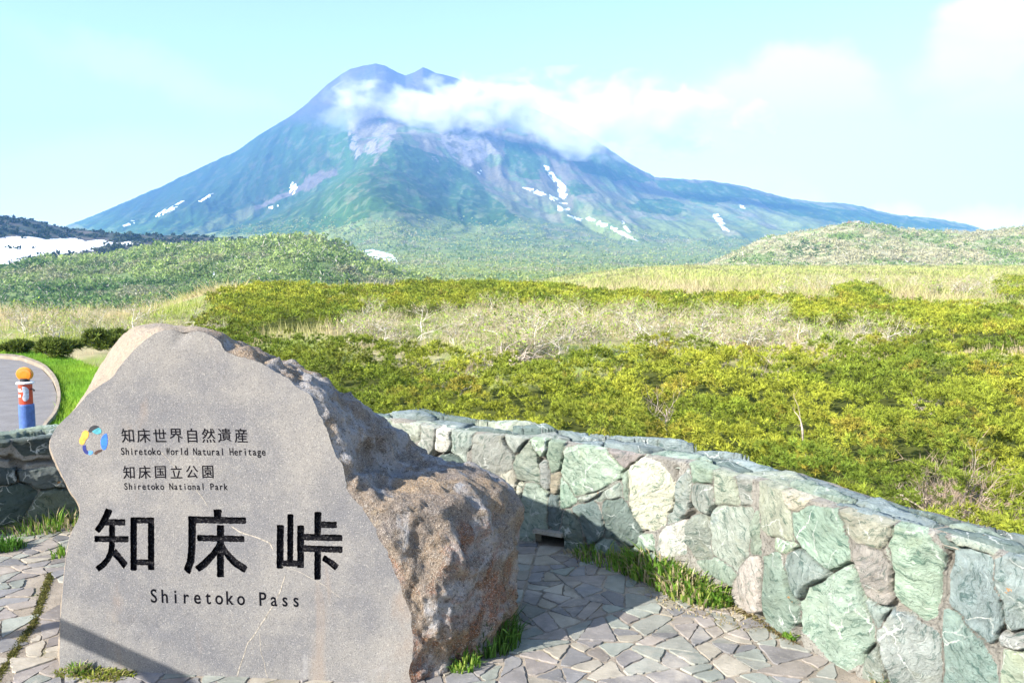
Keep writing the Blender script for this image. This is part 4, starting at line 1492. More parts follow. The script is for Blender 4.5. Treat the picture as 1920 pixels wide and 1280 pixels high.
b.lathe([(8.5 * sc, zv(715) - GZ), (8 * sc, zv(709) - GZ)], 20)
b.build("neck", [M_BLACK], mk)


def disc(name, mats, r, y0, y1, zc, bulge=0.0, lines=False):
    b = MB()
    n = 40
    vs, fs = [], []
    rp = [(r, y1), (r, y0), (r * .93, y0 - .006), (r * .5, y0 - .006 - bulge), (0.001, y0 - .006 - bulge)]
    for rr, yv_ in rp:
        for k in range(n):
            a = 2 * math.pi * k / n
            vs.append((rr * math.cos(a), yv_, zc + rr * .83 * math.sin(a)))
    for i in range(len(rp) - 1):
        fs += [(i * n + k, i * n + (k + 1) % n, (i + 1) * n + (k + 1) % n, (i + 1) * n + k) for k in range(n)]
    fs.append(tuple(range(n)))
    b.add(vs, fs, 0)
    return b.build(name, mats, mk)


zc = zv(701) - GZ
disc("reflector_rim", [M_RIM], 15.8 * sc, -.006, .010, zc)
disc("reflector_lens", [M_ORANGE], 14.2 * sc, -.013, -.002, zc, .003)
b = MB()
b.tube([(12 * sc, -.01, zv(729) - GZ), (17 * sc, -.02, zv(729) - GZ), (20 * sc, -.03, zv(731) - GZ)], [.006, .006, .009], 8)
b.build("hook", [M_BLACK], mk, True)
for nm, mt_, rows_ in (("grey_patch", m_plain('grey_patch_paint', (.42, .47, .55), .6, .3, 40), [(723, 2, 6), (725, 0.5, 8), (728, 1.5, 9.5), (731, 0, 10), (735, 2.5, 10), (739, 2, 9.8), (743, 0.5, 9.8), (747, 1, 9), (750, 3, 7)]),
                       ("white_patch", M_WHITE, [(727, -9.5, -2), (729, -9.8, -1), (731.5, -8, 0.2), (733, -6, -0.5)]),
                       ("white_patch", M_WHITE, [(738, -7, -3), (740.5, -9, -2.5), (743, -8.5, -4)])):
    vs, fs = [], []
    for v, a0, a1 in rows_:
        for k in range(6):
            a = math.asin((a0 + (a1 - a0) * k / 5) / 11.7)
            vs.append((11.9 * sc * math.sin(a), -11.9 * sc * math.cos(a), zv(v) - GZ))
    mesh_np(nm, vs, grid_faces(len(rows_), 6), [mt_], parent=mk)

# an unseen sloping rail, added to throw the slanting shadow on the stone
hr = empty("added_shadow_rail", (-3.9, 2.3, 0.0))
tag(hr, "sloping brown wooden handrail on posts to the left of the boulder", "handrail")
M_WOOD = m_plain('weathered_brown_wood', (0.20, 0.13, 0.08), 0.85, 0.35, 12, 0.4)
ts = np.array(TO_SUN)
pa_ = P0 + EU * px2f(114, 1177)[0] + EV * px2f(114, 1177)[1] + ts * 2.1
pb_ = P0 + EU * px2f(290, 1256)[0] + EV * px2f(290, 1256)[1] + ts * 2.1
dr = (pb_ - pa_) / np.linalg.norm(pb_ - pa_)
e0, e1 = pa_ - dr * 0.85, pb_ + dr * 0.75
hb = np.array(hr.location)
b = MB()
b.tube([e0 - hb, (e0 + e1) / 2 - hb, e1 - hb], [.036] * 3, 10)
b.build("rail", [M_WOOD], hr, True)
for e in (e0 + dr * .12, e1 - dr * .08):
    b = MB()
    b.tube([(e[0] - hb[0], e[1] - hb[1], -0.05), (e[0] - hb[0], e[1] - hb[1], e[2] - .03)], [.04, .04], 10)
    b.build("post", [M_WOOD], hr, True)

# ================================================================== LANDSCAPE
DD = np.array([1, 6, 10, 16, 20, 25, 30, 38, 45, 52, 60, 68, 78, 90, 110, 150, 200, 300, 450, 700], float)
PL = np.array([1.8, 1.75, 1.75, 1.8, 1.75, 1.85, 1.95, 2.05, 2.4, 3.2, 4.2, 5.2, 6.5, 8, 10, 13, 14, 15, 15, 15])
PM = np.array([2.4, 2.4, 2.4, 2.38, 2.3, 2.2, 2.05, 1.95, 1.9, 1.75, 1.55, 1.7, 2.4, 3.0, 3.6, 5, 7, 8, 8, 8])
PR = np.array([2.45, 2.45, 2.42, 2.4, 2.4, 2.3, 2.2, 2.15, 2.1, 2.05, 2.0, 2.0, 2.05, 2.1, 2.2, 2.2, 1.9, 1.0, -0.9, -1.2])


def canopy(x, y):
    """height of the top of the vegetation"""
    y = np.maximum(y, 1.0)
    u = 960 + F * x / y
    a = np.interp(y, DD, PL)
    b = np.interp(y, DD, PM)
    c = np.interp(y, DD, PR)
    wl = 1 - sstep(170, 430, u)
    wr = sstep(900, 1280, u)
    drop = a * wl + c * wr + b * (1 - wl) * (1 - wr)
    return EYE - drop + 0.12 * fbm(x / 6, y / 9, 0.5, 3, 41) * sstep(8, 20, y)


P1 = [(300, 650), (430, 640), (520, 645), (600, 650), (640, 648), (700, 655), (760, 655), (830, 668), (880, 682), (960, 690), (1060, 682), (1160, 672), (1215, 650), (1260, 640),
      (1320, 652), (1400, 660), (1480, 664), (1560, 658), (1640, 654), (1690, 640), (1760, 655), (1900, 660), (2600, 660), (2600, 3000), (300, 3000)]
P2 = [(385, 562), (430, 547), (480, 538), (560, 538), (640, 545), (720, 545), (800, 532), (870, 520), (940, 528), (1040, 540), (1100, 552), (1180, 553), (1300, 560), (1380, 556),
      (1500, 565), (1600, 572), (1700, 575), (1800, 580), (2600, 590), (2600, 640), (1800, 640), (1740, 640), (1690, 628), (1560, 608), (1470, 600), (1380, 588), (1250, 588),
      (1150, 580), (1050, 575), (960, 578), (900, 572), (820, 580), (740, 590), (680, 590), (620, 602), (560, 605), (520, 600), (470, 625), (440, 640), (400, 645), (350, 620),
      (400, 600), (420, 580)]
P3 = [(1560, 545), (1600, 538), (1640, 545), (1680, 560), (1620, 566), (1570, 560)]
P4 = [(1880, 520), (2000, 515), (2000, 556), (1900, 556), (1860, 545)]
VERGE = [(-900, 640), (0, 645), (60, 658), (120, 668), (180, 690), (195, 700), (200, 830), (-900, 900)]


def zone_pine(x, y, z):
    u, v = project(np.stack([x, y, z], -1))
    k = 5.0
    uu = u + 14 * fbm(x / 2.2, y / 4.0, 0.3, 3, 51)
    vv = v + k * fbm(x / 1.8, y / 4.0, 4.3, 3, 52)
    r = inpoly(uu, vv, P1) | inpoly(uu, vv, P2) | inpoly(uu, vv, P3) | inpoly(uu, vv, P4)
    return r & ~inpoly(u, v, VERGE)


def zone_verge(x, y):
    u, v = project(np.stack([x, y, np.full_like(x, -0.15)], -1))
    return inpoly(u, v, VERGE) & (y < 17)


inner_poly = np.vstack([WL - WN * 0.30, [(3.4, -6), (-6.5, -6)]])
uc = np.linspace(-700, 2700, 420)
yr = np.exp(np.linspace(math.log(1.2), math.log(470), 260))
U, Y = np.meshgrid(uc, yr)
X = (U - 960) / F * Y
Zc = canopy(X, Y)
pz = zone_pine(X, Y, Zc)
vz = zone_verge(X, Y)
off = np.where(pz, 0.60, 0.25) + 0.0 * X
off = np.where(vz, 0.03, off)
off = np.where(Y > 120, 0.8, off)
for _ in range(2):
    off[1:-1, 1:-1] = (off[1:-1, 1:-1] * 2 + off[:-2, 1:-1] + off[2:, 1:-1] + off[1:-1, :-2] + off[1:-1, 2:]) / 6
off = np.where(vz, 0.03, off)
Zg = Zc - off
ins = inpoly(X, Y, inner_poly)
Zg = np.where(ins, -0.6, Zg)
u_, v_ = project(np.stack([X, Y, Zg], -1))
nz = fbm(X / 1.7, Y / 3.5, 0, 4, 61)
straw = np.array((.30, .26, .15))
yg = np.array((.20, .24, .07))
tcol = straw + (yg - straw) * sstep(-.25, .3, nz)[..., None]
tcol = np.where(pz[..., None], np.array((.075, .085, .022)), tcol)
tcol = np.where(vz[..., None], np.array((.12, .22, .035)), tcol)
for pp in ([(1500, 556), (1560, 558), (1600, 566), (1560, 576), (1510, 568)], [(1690, 552), (1740, 556), (1735, 572), (1700, 570)], [(1750, 563), (1770, 565), (1770, 574), (1752, 573)]):
    tcol = np.where(inpoly(u_ + 6 * nz, v_ + 3 * nz, pp)[..., None], np.array((.20, .11, .08)), tcol)
mesh_np("ground", np.stack([X, Y, Zg], -1).reshape(-1, 3), grid_faces(*X.shape), [MAT['soil']], tcol.reshape(-1, 3), smooth=True)['kind'] = 'structure'


# ------------------------------------------------------------------ creeping pine
def needle_cloud(P, D, size, n, col, tipcol, wide, r, spread=0.95):
    """P (m,3) shoot positions, D (m,3) axes -> triangles of needles"""
    m = len(P)
    D = D / np.linalg.norm(D, axis=1, keepdims=True)
    ref = np.where(np.abs(D[:, 2:3]) < .9, np.array((0, 0, 1.0)), np.array((1.0, 0, 0)))
    A = np.cross(D, ref)
    A /= np.linalg.norm(A, axis=1, keepdims=True)
    B = np.cross(D, A)
    ang = r.random((m, n)) * 2 * math.pi
    tt_ = (np.arange(n)[None, :] + r.random((m, n))) / n
    ct, st = np.cos(ang)[..., None], np.sin(ang)[..., None]
    rad = ct * A[:, None] + st * B[:, None]
    s = size[:, None, None]
    basep = P[:, None] + D[:, None] * s * (tt_[..., None] * 0.5)
    sp = spread * (1.25 - 0.85 * tt_[..., None])
    nd = rad * sp + D[:, None] * (1.0 - 0.55 * sp)
    ln = s * r.uniform(.55, .95, (m, n, 1))
    tip = basep + nd * ln
    side = np.cross(nd, rad + 0.3 * r.standard_normal((m, n, 3)))
    side /= np.linalg.norm(side, axis=2, keepdims=True) + 1e-9
    wv = (wide[:, None, None] * s) * 0.5
    V = np.stack([basep - side * wv, basep + side * wv, tip], 2).reshape(-1, 3)
    k = r.uniform(.8, 1.2, (m, n, 1))
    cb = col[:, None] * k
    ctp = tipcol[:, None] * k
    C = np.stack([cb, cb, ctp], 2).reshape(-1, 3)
    return V, C


def worley(x, y, cell, seed):
    gx, gy = np.floor(x / cell), np.floor(y / cell)
    best = np.full(x.shape, 9.0)
    hid = np.zeros(x.shape)
    for a in (-1, 0, 1):
        for b in (-1, 0, 1):
            cx_, cy_ = gx + a, gy + b
            zx = np.zeros_like(x)
            px = (cx_ + hash3(cx_, cy_, zx, seed)) * cell
            py = (cy_ + hash3(cx_, cy_, zx, seed + 1)) * cell
            d = np.sqrt((x - px) ** 2 + (y - py) ** 2) / cell
            hid = np.where(d < best, hash3(cx_, cy_, zx, seed + 2), hid)
            best = np.minimum(best, d)
    return best, hid


def pine_top(x, y):
    k_ = np.clip(y / 16, 1, 3.2) ** .6
    k_ = np.round(k_ * 4) / 4
    f1, h1 = worley(x, y, 1.25, 3)
    f2, h2 = worley(x, y * .8, 0.44, 8)
    z = canopy(x, y) - 0.36 + 0.52 * (1 - np.minimum(f1, 1) ** 2) * (0.55 + 0.6 * h1) + 0.28 * (1 - np.minimum(f2, 1) ** 2) * (.6 + .6 * h2)
    return z, f1, f2, h1, h2


r_ = np.random.default_rng(21)
PV, PC = [], []
for (d0, d1, dens, ns_, nn_, sz, wide) in ((5.2, 9, 44, 9, 15, .110, .11), (9, 14, 32, 9, 13, .125, .13), (14, 24, 19, 8, 12, .155, .15), (24, 42, 9, 7, 10, .22, .17), (42, 75, 4.5, 6, 9, .31, .2), (75, 160, .8, 6, 9, .48, .22)):
    ulo, uhi = (-160, 2120) if d0 > 13 else (-160, 2500)
    area = (uhi - ulo) / F * (d1 * d1 - d0 * d0) / 2
    n = int(area * dens)
    y = np.sqrt(r_.uniform(d0 * d0, d1 * d1, n))
    x = (r_.uniform(ulo, uhi, n) - 960) / F * y
    z = canopy(x, y)
    k = zone_pine(x, y, z) & ~inpoly(x, y, inner_poly)
    bd = np.min(np.hypot(x[:, None] - WL[None, ::12, 0], y[:, None] - WL[None, ::12, 1]), 1) if d0 < 10 else np.full(n, 9.0)
    k &= bd > 0.50
    x, y = x[k], y[k]
    z, f1, f2, h1, h2 = pine_top(x, y)
    e = 0.06
    zx = pine_top(x + e, y)[0]
    zy = pine_top(x, y + e)[0]
    g = np.stack([-(zx - z) / e, -(zy - z) / e, np.full(len(x), 1.0)], 1)
    g /= np.linalg.norm(g, axis=1, keepdims=True)
    kp = r_.random(len(x)) > np.maximum(sstep(.70, 1.0, f1) * 0.6, sstep(.60, .9, f2) * .6)
    x, y, z, f1, f2, h1, h2, g = [q[kp] for q in (x, y, z, f1, f2, h1, h2, g)]
    low = r_.random(len(x)) ** 2.0
    z = z - low * 0.20
    # hue: fresh yellow green, deep green inside shrubs of their own, bronze old candles here and there
    hue = fbm(x / 1.6, y / 2.6, 0.2, 3, 71)
    c = np.array((.19, .245, .028)) + np.zeros((len(x), 3))
    c = c + (np.array((.36, .385, .045)) - c) * sstep(-.35, .45, hue + .25 * (h1 - .5))[:, None]
    c = c + (np.array((.085, .155, .025)) - c) * (sstep(.62, .95, h1) * .5)[:, None]
    br = fbm(x / .9, y / 1.4, 6.2, 3, 73)
    c = c + (np.array((.36, .21, .055)) - c) * (sstep(.30, .52, br) * .38)[:, None]
    u, v = project(np.stack([x, y, z], 1))
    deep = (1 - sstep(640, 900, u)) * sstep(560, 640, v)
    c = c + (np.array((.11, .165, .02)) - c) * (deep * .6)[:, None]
    c *= r_.uniform(.70, 1.30, (len(x), 1))
    R_ = sz * r_.uniform(.75, 1.3, len(x))
    m_ = len(x)
    dr_ = r_.standard_normal((m_, ns_, 3))
    dr_ /= np.linalg.norm(dr_, axis=2, keepdims=True)
    dr_ = dr_ * np.array((1, 1, .8)) + g[:, None] * .55 + np.array((0, 0, .35))
    dr_ /= np.linalg.norm(dr_, axis=2, keepdims=True)
    Ps = (np.stack([x, y, z], 1)[:, None] + dr_ * (R_ * .55)[:, None, None]).reshape(-1, 3)
    Ds = dr_.reshape(-1, 3)
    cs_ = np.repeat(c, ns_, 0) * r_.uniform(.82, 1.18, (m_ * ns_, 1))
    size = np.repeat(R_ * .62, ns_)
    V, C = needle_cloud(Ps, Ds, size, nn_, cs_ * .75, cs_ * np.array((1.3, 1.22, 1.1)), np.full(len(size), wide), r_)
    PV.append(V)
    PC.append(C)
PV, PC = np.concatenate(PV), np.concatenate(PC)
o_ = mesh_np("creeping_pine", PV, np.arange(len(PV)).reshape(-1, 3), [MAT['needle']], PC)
tag(o_, "dense yellow green creeping pine thicket covering the slope behind the wall", "pine thicket", kind="stuff")


# ------------------------------------------------------------------ bare birch shrubs and dead wood
def branchy(seed, height, spread, levels, nchild, r0, bend=.25, up=.5, lean=(0, 0), multi=3, segs=4, sides=4):
    r = np.random.default_rng(seed)
    mb = MB()
    tips = []

    def grow(p, d, L, rad, lev):
        pts, rads = [p], [rad]
        for k in range(segs):
            d = d + bend * r.standard_normal(3) + np.array((lean[0], lean[1], up * .12))
            d = d / np.linalg.norm(d)
            p = p + d * L / segs
            if p[2] < 0.02:
                p = np.array((p[0], p[1], 0.02))
                d[2] = abs(d[2])
            pts.append(p)
            rads.append(rad * (1 - .55 * (k + 1) / segs))
        mb.tube(pts, rads, max(3, sides - lev // 2), cap=False)
        if lev >= levels:
            tips.append((pts[-1], d, L))
            tips.append((pts[2], d, L))
            return
        for c in range(nchild):
            i = int(r.integers(1, segs + 1))
            dd = d + r.standard_normal(3) * np.array((spread, spread, spread * .6)) + np.array((0, 0, up * .35))
            dd = dd / np.linalg.norm(dd)
            grow(pts[i], dd, L * r.uniform(.55, .82), rads[i] * .75, lev + 1)

    for m in range(multi):
        a = r.uniform(0, 6.28)
        d = np.array((math.cos(a) * spread, math.sin(a) * spread, up + .25))
        d = d / np.linalg.norm(d)
        grow(np.array((math.cos(a) * .012, math.sin(a) * .012, 0.0)), d, height * r.uniform(.42, .6), r0 * r.uniform(.7, 1.1), 0)
    return mb, tips


def twig_mesh(tips, seed, cols, n=7, ln=.32, wv=.012, leaf=0.0, leafcol=(.25, .34, .06), gap=.08):
    r = np.random.default_rng(seed)
    V, C = [], []
    for p, d, L in tips:
        for _ in range(n):
            dd = d + .6 * r.standard_normal(3) + np.array((0, 0, .25))
            dd /= np.linalg.norm(dd)
            s = np.cross(dd, r.standard_normal(3))
            s = s / (np.linalg.norm(s) + 1e-9) * wv
            q = p + gap * r.standard_normal(3)
            e = q + dd * ln * r.uniform(.5, 1.2)
            V += [q - s, q + s, e]
            c = np.array(cols[r.integers(len(cols))]) * r.uniform(.8, 1.2)
            C += [c] * 3
            if r.random() < leaf:
                t = r.standard_normal(3) * .05
                b2 = r.standard_normal(3) * .05
                V += [e, e + t, e + b2]
                C += [np.array(leafcol) * r.uniform(.7, 1.3)] * 3
    return np.array(V), np.array(C)


TW = [(.44, .36, .24), (.38, .30, .20), (.47, .41, .28), (.33, .33, .13)]
protos = []
for i, (h, sp, lean, lf) in enumerate(((1.7, .75, (.02, 0), .15), (1.3, 1.0, (.06, 0), .1), (2.0, .6, (-.03, 0), .35), (1.5, .9, (-.07, .02), .12), (1.2, 1.1, (.0, 0), .5), (1.8, .8, (.09, 0), .2))):
    mb, tips = branchy(100 + i, h, sp, 3, 3, .050, .26, .45, lean, 3, 4, 5)
    V, C = twig_mesh(tips, 200 + i, TW, 5, .30, .006, lf)
    protos.append((mb, V, C))
birch_meshes = []


def birch(i, pos, rz, s, label, group):
    i = i % len(protos)
    e = empty("birch_shrub", pos, rz)
    e.scale = (s, s, s * .9)
    tag(e, label, "birch shrub", group)
    while len(birch_meshes) <= i:
        birch_meshes.append(None)
    if birch_meshes[i] is None:
        mb, V, C = protos[i]
        t_ = mb.build("trunk", [MAT['bark']], e, True)
        w_ = mesh_np("crown", V, np.arange(len(V)).reshape(-1, 3), [MAT['twig']], C, parent=e)
        birch_meshes[i] = (t_, w_)
    else:
        for src in birch_meshes[i]:
            c = src.copy()
            COL.objects.link(c)
            c.parent = e
    return e


def ground_at(u, v):
    """walk a sight line to the canopy surface"""
    y = np.linspace(7, 460, 9000)
    d = ray(u, v)
    x = d[0] / d[1] * y
    z = EYE + d[2] / d[1] * y
    hit = np.where(z < canopy(x, y))[0]
    i = hit[0] if len(hit) else len(y) - 1
    return np.array((x[i], y[i], z[i]))


rb = np.random.default_rng(33)
BANDS = [
    ([(620, 604), (760, 594), (960, 585), (1160, 590), (1160, 655), (1000, 668), (900, 666), (800, 640), (650, 640)], 46,
     "leafless white birch shrub tangled in the middle band between the pine mats", "bare birches in the middle band", 1.0),
    ([(1160, 588), (1340, 596), (1470, 606), (1520, 622), (1680, 636), (1560, 648), (1300, 645), (1200, 655)], 40,
     "wind bent white birch shrub in the pale streak right of the middle", "bare birches in the right streak", 1.0),
    ([(1500, 528), (1640, 530), (1760, 528), (1900, 520), (1900, 552), (1760, 550), (1600, 540), (1450, 550)], 48,
     "pale spreading birch shrub on the far right grassy rise", "bare birches on the far rise", 1.5),
    ([(20, 590), (150, 590), (330, 585), (420, 595), (400, 630), (300, 630), (180, 628), (20, 640)], 22,
     "thin twiggy pale birch shrub in the left thicket beyond the road", "bare birches beyond the road", 0.9),
]
cnt = 0
for poly_, n, lab, grp, sc_ in BANDS:
    pa2 = np.array(poly_)
    k = 0
    while k < n:
        u, v = rb.uniform(pa2[:, 0].min(), pa2[:, 0].max()), rb.uniform(pa2[:, 1].min(), pa2[:, 1].max())
        if not inpoly(np.array([u]), np.array([v]), poly_)[0]:
            continue
        p = ground_at(u, v)
        p[2] = float(canopy(np.array(p[0]), np.array(p[1]))) - .40
        birch(cnt if cnt < 6 else int(rb.integers(6)), p, rb.uniform(0, 6.28), sc_ * rb.uniform(.55, .95), lab, grp)
        cnt += 1
        k += 1
for (u, v, s, i, lab) in ((690, 590, .75, 2, "upright pale birch shrub standing alone before the left pine mound"),
                          (1690, 645, .8, 0, "small bleached birch shrub alone in the right pine mat"),
                          (1790, 545, 1.5, 1, "broad white birch with spreading limbs on the right skyline meadow")):
    p = ground_at(u, v)
    p[2] -= .35
    birch(i, p, rb.uniform(0, 6), s, lab, None)


def dead(name, label, u, v, seed, h, sp, lv, nc, r0, up=.3, lean=(0, 0), multi=3, rz=0, drop=.25, cat="dead branch", dist=None):
    p = ground_at(u, v) if dist is None else at_y(u, v, dist)
    p[2] -= drop
    mb, tips = branchy(seed, h, sp, lv, nc, r0, .22, up, lean, multi, 5, 5)
    V, C = twig_mesh(tips, seed + 5, [(.36, .27, .20), (.30, .22, .16)], 2, .16, .003, gap=0.0)
    mb.c = [(.36, .30, .25)] * len(mb.v)
    for k in range(0, len(V), 3):
        mb.add(V[k:k + 3], [(0, 1, 2)], 1, tuple(C[k]))
    e = mb.build(name, [MAT['deadwood'], MAT['twig']], None, True, True)
    e.location = tuple(map(float, p))
    e.rotation_euler = (0, 0, rz)
    tag(e, label, cat)


dead("dead_branch", "dense tangle of grey dead twigs over the wall's right end", 1868, 985, 301, .85, 1.0, 3, 4, .013, .35, (.05, 0), 6, .4, .25)
dead("dead_branch", "bleached crooked dead branch rising above the twig tangle", 1800, 955, 303, .80, .35, 2, 3, .016, .9, (.10, 0), 2, 0, .15)
dead("dead_branch", "fan of bare grey dead twigs just behind the wall", 1735, 925, 305, .70, .75, 2, 4, .012, .5, (0, 0), 5, 0, .18)
dead("dead_branch", "single pale dead stick leaning in the pine mat", 1512, 835, 307, .95, .12, 1, 2, .020, .7, (-.10, .02), 1, 0, .15)
dead("dead_branch", "forked pale dead twigs poking out of the pines above the wall's step", 1252, 790, 309, .9, .7, 2, 3, .018, .6, (0, 0), 3, 0, .2)
dead("dead_branch", "pinkish bare twig fan in the pines right of the boulder's crest", 860, 720, 311, 1.1, .7, 3, 3, .014, .6, (.05, 0), 3, 0, .25)
dead("dead_branch", "low bare twigs in the pines beside a rusty patch", 1455, 705, 313, 1.0, .9, 2, 4, .02, .3, (0, 0), 4, 0, .25)
dead("dead_branch", "grey dead snag low in the pines at right centre", 1725, 752, 315, .8, .9, 2, 3, .02, .3, (0, 0), 3, 0, .2)
dead("dead_log", "bleached fallen birch limb lying at the lower edge of the middle birch band", 922, 678, 317, 1.7, .55, 2, 3, .045, -.25, (.16, 0), 4, 0, .12, "fallen limb")

# ------------------------------------------------------------------ dark pine bushes by the road
def pine_bush(u0, v0, wpx, hpx, dist, seed, label):
    p = at_y(u0, v0, dist)
    w_, h_ = wpx * dist / F / 2, hpx * dist / F
    r = np.random.default_rng(seed)
    e = empty("pine_bush", p)
    tag(e, label, "pine bush", "dark pine bushes at the verge")
    V_, C_ = [], []
    n = 560
    lob = [(r.uniform(-.75, .75), r.uniform(-.5, .5), r.uniform(.15, .85), r.uniform(.12, .30)) for _ in range(16)]
    P, D = [], []
    for _ in range(n):
        l = lob[r.integers(len(lob))]
        d = r.standard_normal(3)
        d /= np.linalg.norm(d)
        d[2] = abs(d[2]) * .9 - .1
        P.append((w_ * (l[0] + d[0] * l[3]), w_ * (l[1] + d[1] * l[3]), h_ * max(.03, l[2] * (1 - .35 * abs(l[0])) + d[2] * l[3] * .8)))
        D.append(d + np.array((0, 0, .6)))
    c = np.array((.095, .125, .02)) * r.uniform(.6, 1.5, (n, 1))
    V, C = needle_cloud(np.array(P), np.array(D), np.full(n, .14), 18, c * .8, c * 1.35, np.full(n, .2), r)
    mesh_np("foliage", V, np.arange(len(V)).reshape(-1, 3), [MAT['needle']], C, parent=e)
    mb, _t = branchy(seed, h_ * 1.1, 1.0, 1, 3, .03, .2, .4, (0, 0), 4, 4, 4)
    mb.build("stem", [MAT['deadwood']], e, True)


pine_bush(188, 656, 120, 36, 16.5, 401, "largest dark green pine bush beyond the verge, next to the boulder's top left")
pine_bush(102, 668, 70, 30, 15.2, 402, "rounded dark pine bush in the middle of the verge edge")
pine_bush(35, 661, 52, 16, 16.0, 403, "low flat dark pine bush at the far left of the verge edge")


# ------------------------------------------------------------------ scrub and grass (nobody could count it)
def spikes(P, h, wv, n, cols, r, lean=.5, flat=.75):
    m = len(P)
    ang = r.random((m, n)) * 6.283
    q = P[:, None] + np.stack([np.cos(ang), np.sin(ang), 0 * ang], -1) * (h[:, None, None] * .35) * r.random((m, n, 1))
    d = np.stack([np.cos(ang) * lean * r.random((m, n)), np.sin(ang) * lean * r.random((m, n)), r.uniform(flat, 1.1, (m, n))], -1)
    e = q + d * h[:, None, None] * r.uniform(.5, 1.1, (m, n, 1))
    a2 = r.random((m, n)) * 6.283
    s = np.stack([np.cos(a2), np.sin(a2) * .4, 0 * a2], -1) * wv[:, None, None]
    V = np.stack([q - s, q + s, e], 2).reshape(-1, 3)
    C = np.repeat((cols[:, None] * r.uniform(.75, 1.25, (m, n, 1))).reshape(-1, 3), 3, 0)
    return V, C


rs = np.random.default_rng(55)
SV, SC_ = [], []
for (d0, d1, dens, n_) in ((14, 26, 9, 12), (26, 45, 6, 10), (45, 80, 3.2, 9), (80, 160, 1.2, 8), (160, 460, .16, 8)):
    ulo, uhi = -150, 2100
    n = int((uhi - ulo) / F * (d1 * d1 - d0 * d0) / 2 * dens)
    y = np.sqrt(rs.uniform(d0 * d0, d1 * d1, n))
    x = (rs.uniform(ulo, uhi, n) - 960) / F * y
    z = canopy(x, y)
    u, v = project(np.stack([x, y, z], 1))
    k = ~zone_pine(x, y, z) & ~zone_verge(x, y)
    if d0 >= 80:
        k &= (u > 780) | (y < 100)
    x, y, z, u, v = [q[k] for q in (x, y, z, u, v)]
    hue = fbm(x / 3.0, y / 6.0, .7, 4, 81)
    hue2 = fbm(x / 7.0, y / 12.0, 3.7, 3, 82)
    c = np.array((.44, .365, .20)) + np.zeros((len(x), 3))
    c = c + (np.array((.29, .34, .075)) - c) * sstep(-.16, .16, hue)[:, None]
    c = c + (np.array((.47, .37, .24)) - c) * (sstep(.05, .35, hue2) * .8)[:, None]
    br = inpoly(u + 20 * hue, v + 8 * hue, [(760, 597), (820, 592), (880, 594), (890, 606), (830, 616), (770, 610)]) | inpoly(u + 20 * hue, v + 6 * hue, [(1530, 622), (1600, 620), (1640, 632), (1560, 640), (1520, 634)])
    c = np.where(br[:, None], np.array((.22, .32, .04)), c)
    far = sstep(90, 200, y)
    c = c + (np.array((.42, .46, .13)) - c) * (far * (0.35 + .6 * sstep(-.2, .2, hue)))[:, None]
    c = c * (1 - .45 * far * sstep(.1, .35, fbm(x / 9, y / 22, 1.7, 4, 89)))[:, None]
    s = np.clip(y / 30, .75, 9) ** .65
    h = (.36 + .45 * (rs.random(len(x)) ** 2)) * s * (1 - .55 * sstep(80, 220, y)) * (.55 + .9 * sstep(-.3, .4, fbm(x / 2.5, y / 3.5, 9.1, 3, 88)))
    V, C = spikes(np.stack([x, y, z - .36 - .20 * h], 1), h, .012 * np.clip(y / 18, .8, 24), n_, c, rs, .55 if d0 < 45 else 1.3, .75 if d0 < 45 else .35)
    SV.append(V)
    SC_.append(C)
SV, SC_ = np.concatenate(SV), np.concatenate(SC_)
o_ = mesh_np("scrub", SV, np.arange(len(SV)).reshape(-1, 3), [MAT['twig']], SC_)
tag(o_, "straw coloured and yellow green twiggy scrub between the pine mats", "scrub", kind="stuff")

# verge grass
n = 34000
y = np.sqrt(rs.uniform(7 ** 2, 17 ** 2, n))
x = (rs.uniform(-200, 215, n) - 960) / F * y
k = zone_verge(x, y)
x, y = x[k], y[k]
ROAD = [(-700, 668), (-100, 668), (0, 672), (40, 676), (76, 690), (97, 712), (107, 740), (103, 772), (84, 800), (60, 840), (-200, 1000), (-700, 1000)]
KERBO = [(-700, 663), (-100, 664), (0, 668), (43, 672), (81, 687), (104, 710), (114, 740), (110, 774), (91, 802), (68, 843), (-200, 1010), (-700, 1010)]
u, v = project(np.stack([x, y, np.full_like(x, -.15)], 1))
k = ~inpoly(u, v, KERBO)
x, y = x[k], y[k]
c = np.array((.19, .34, .026)) * (1 + .35 * fbm(x / .6, y / .9, 0, 3, 83))[:, None] + np.zeros((len(x), 3))
c[:, 0] *= 1 + .35 * fbm(x / .8, y / 1.2, 5, 2, 84)
V, C = spikes(np.stack([x, y, np.full_like(x, -.17)], 1), rs.uniform(.05, .11, len(x)), np.full(len(x), .007), 5, c, rs, .6)
o_ = mesh_np("verge_grass", V, np.arange(len(V)).reshape(-1, 3), [MAT['grassm']], C)
tag(o_, "bright green mown grass verge round the road bend", "grass", kind="stuff")

# road and kerb
RZ = -0.145
rp = np.array([at_z(a, b_, RZ) for a, b_ in ROAD])
rpl = resample(rp[:, :2], .15)
mesh_np("road", [(p[0], p[1], RZ) for p in rpl], [tuple(range(len(rpl)))], [MAT['asphalt']])['kind'] = 'structure'

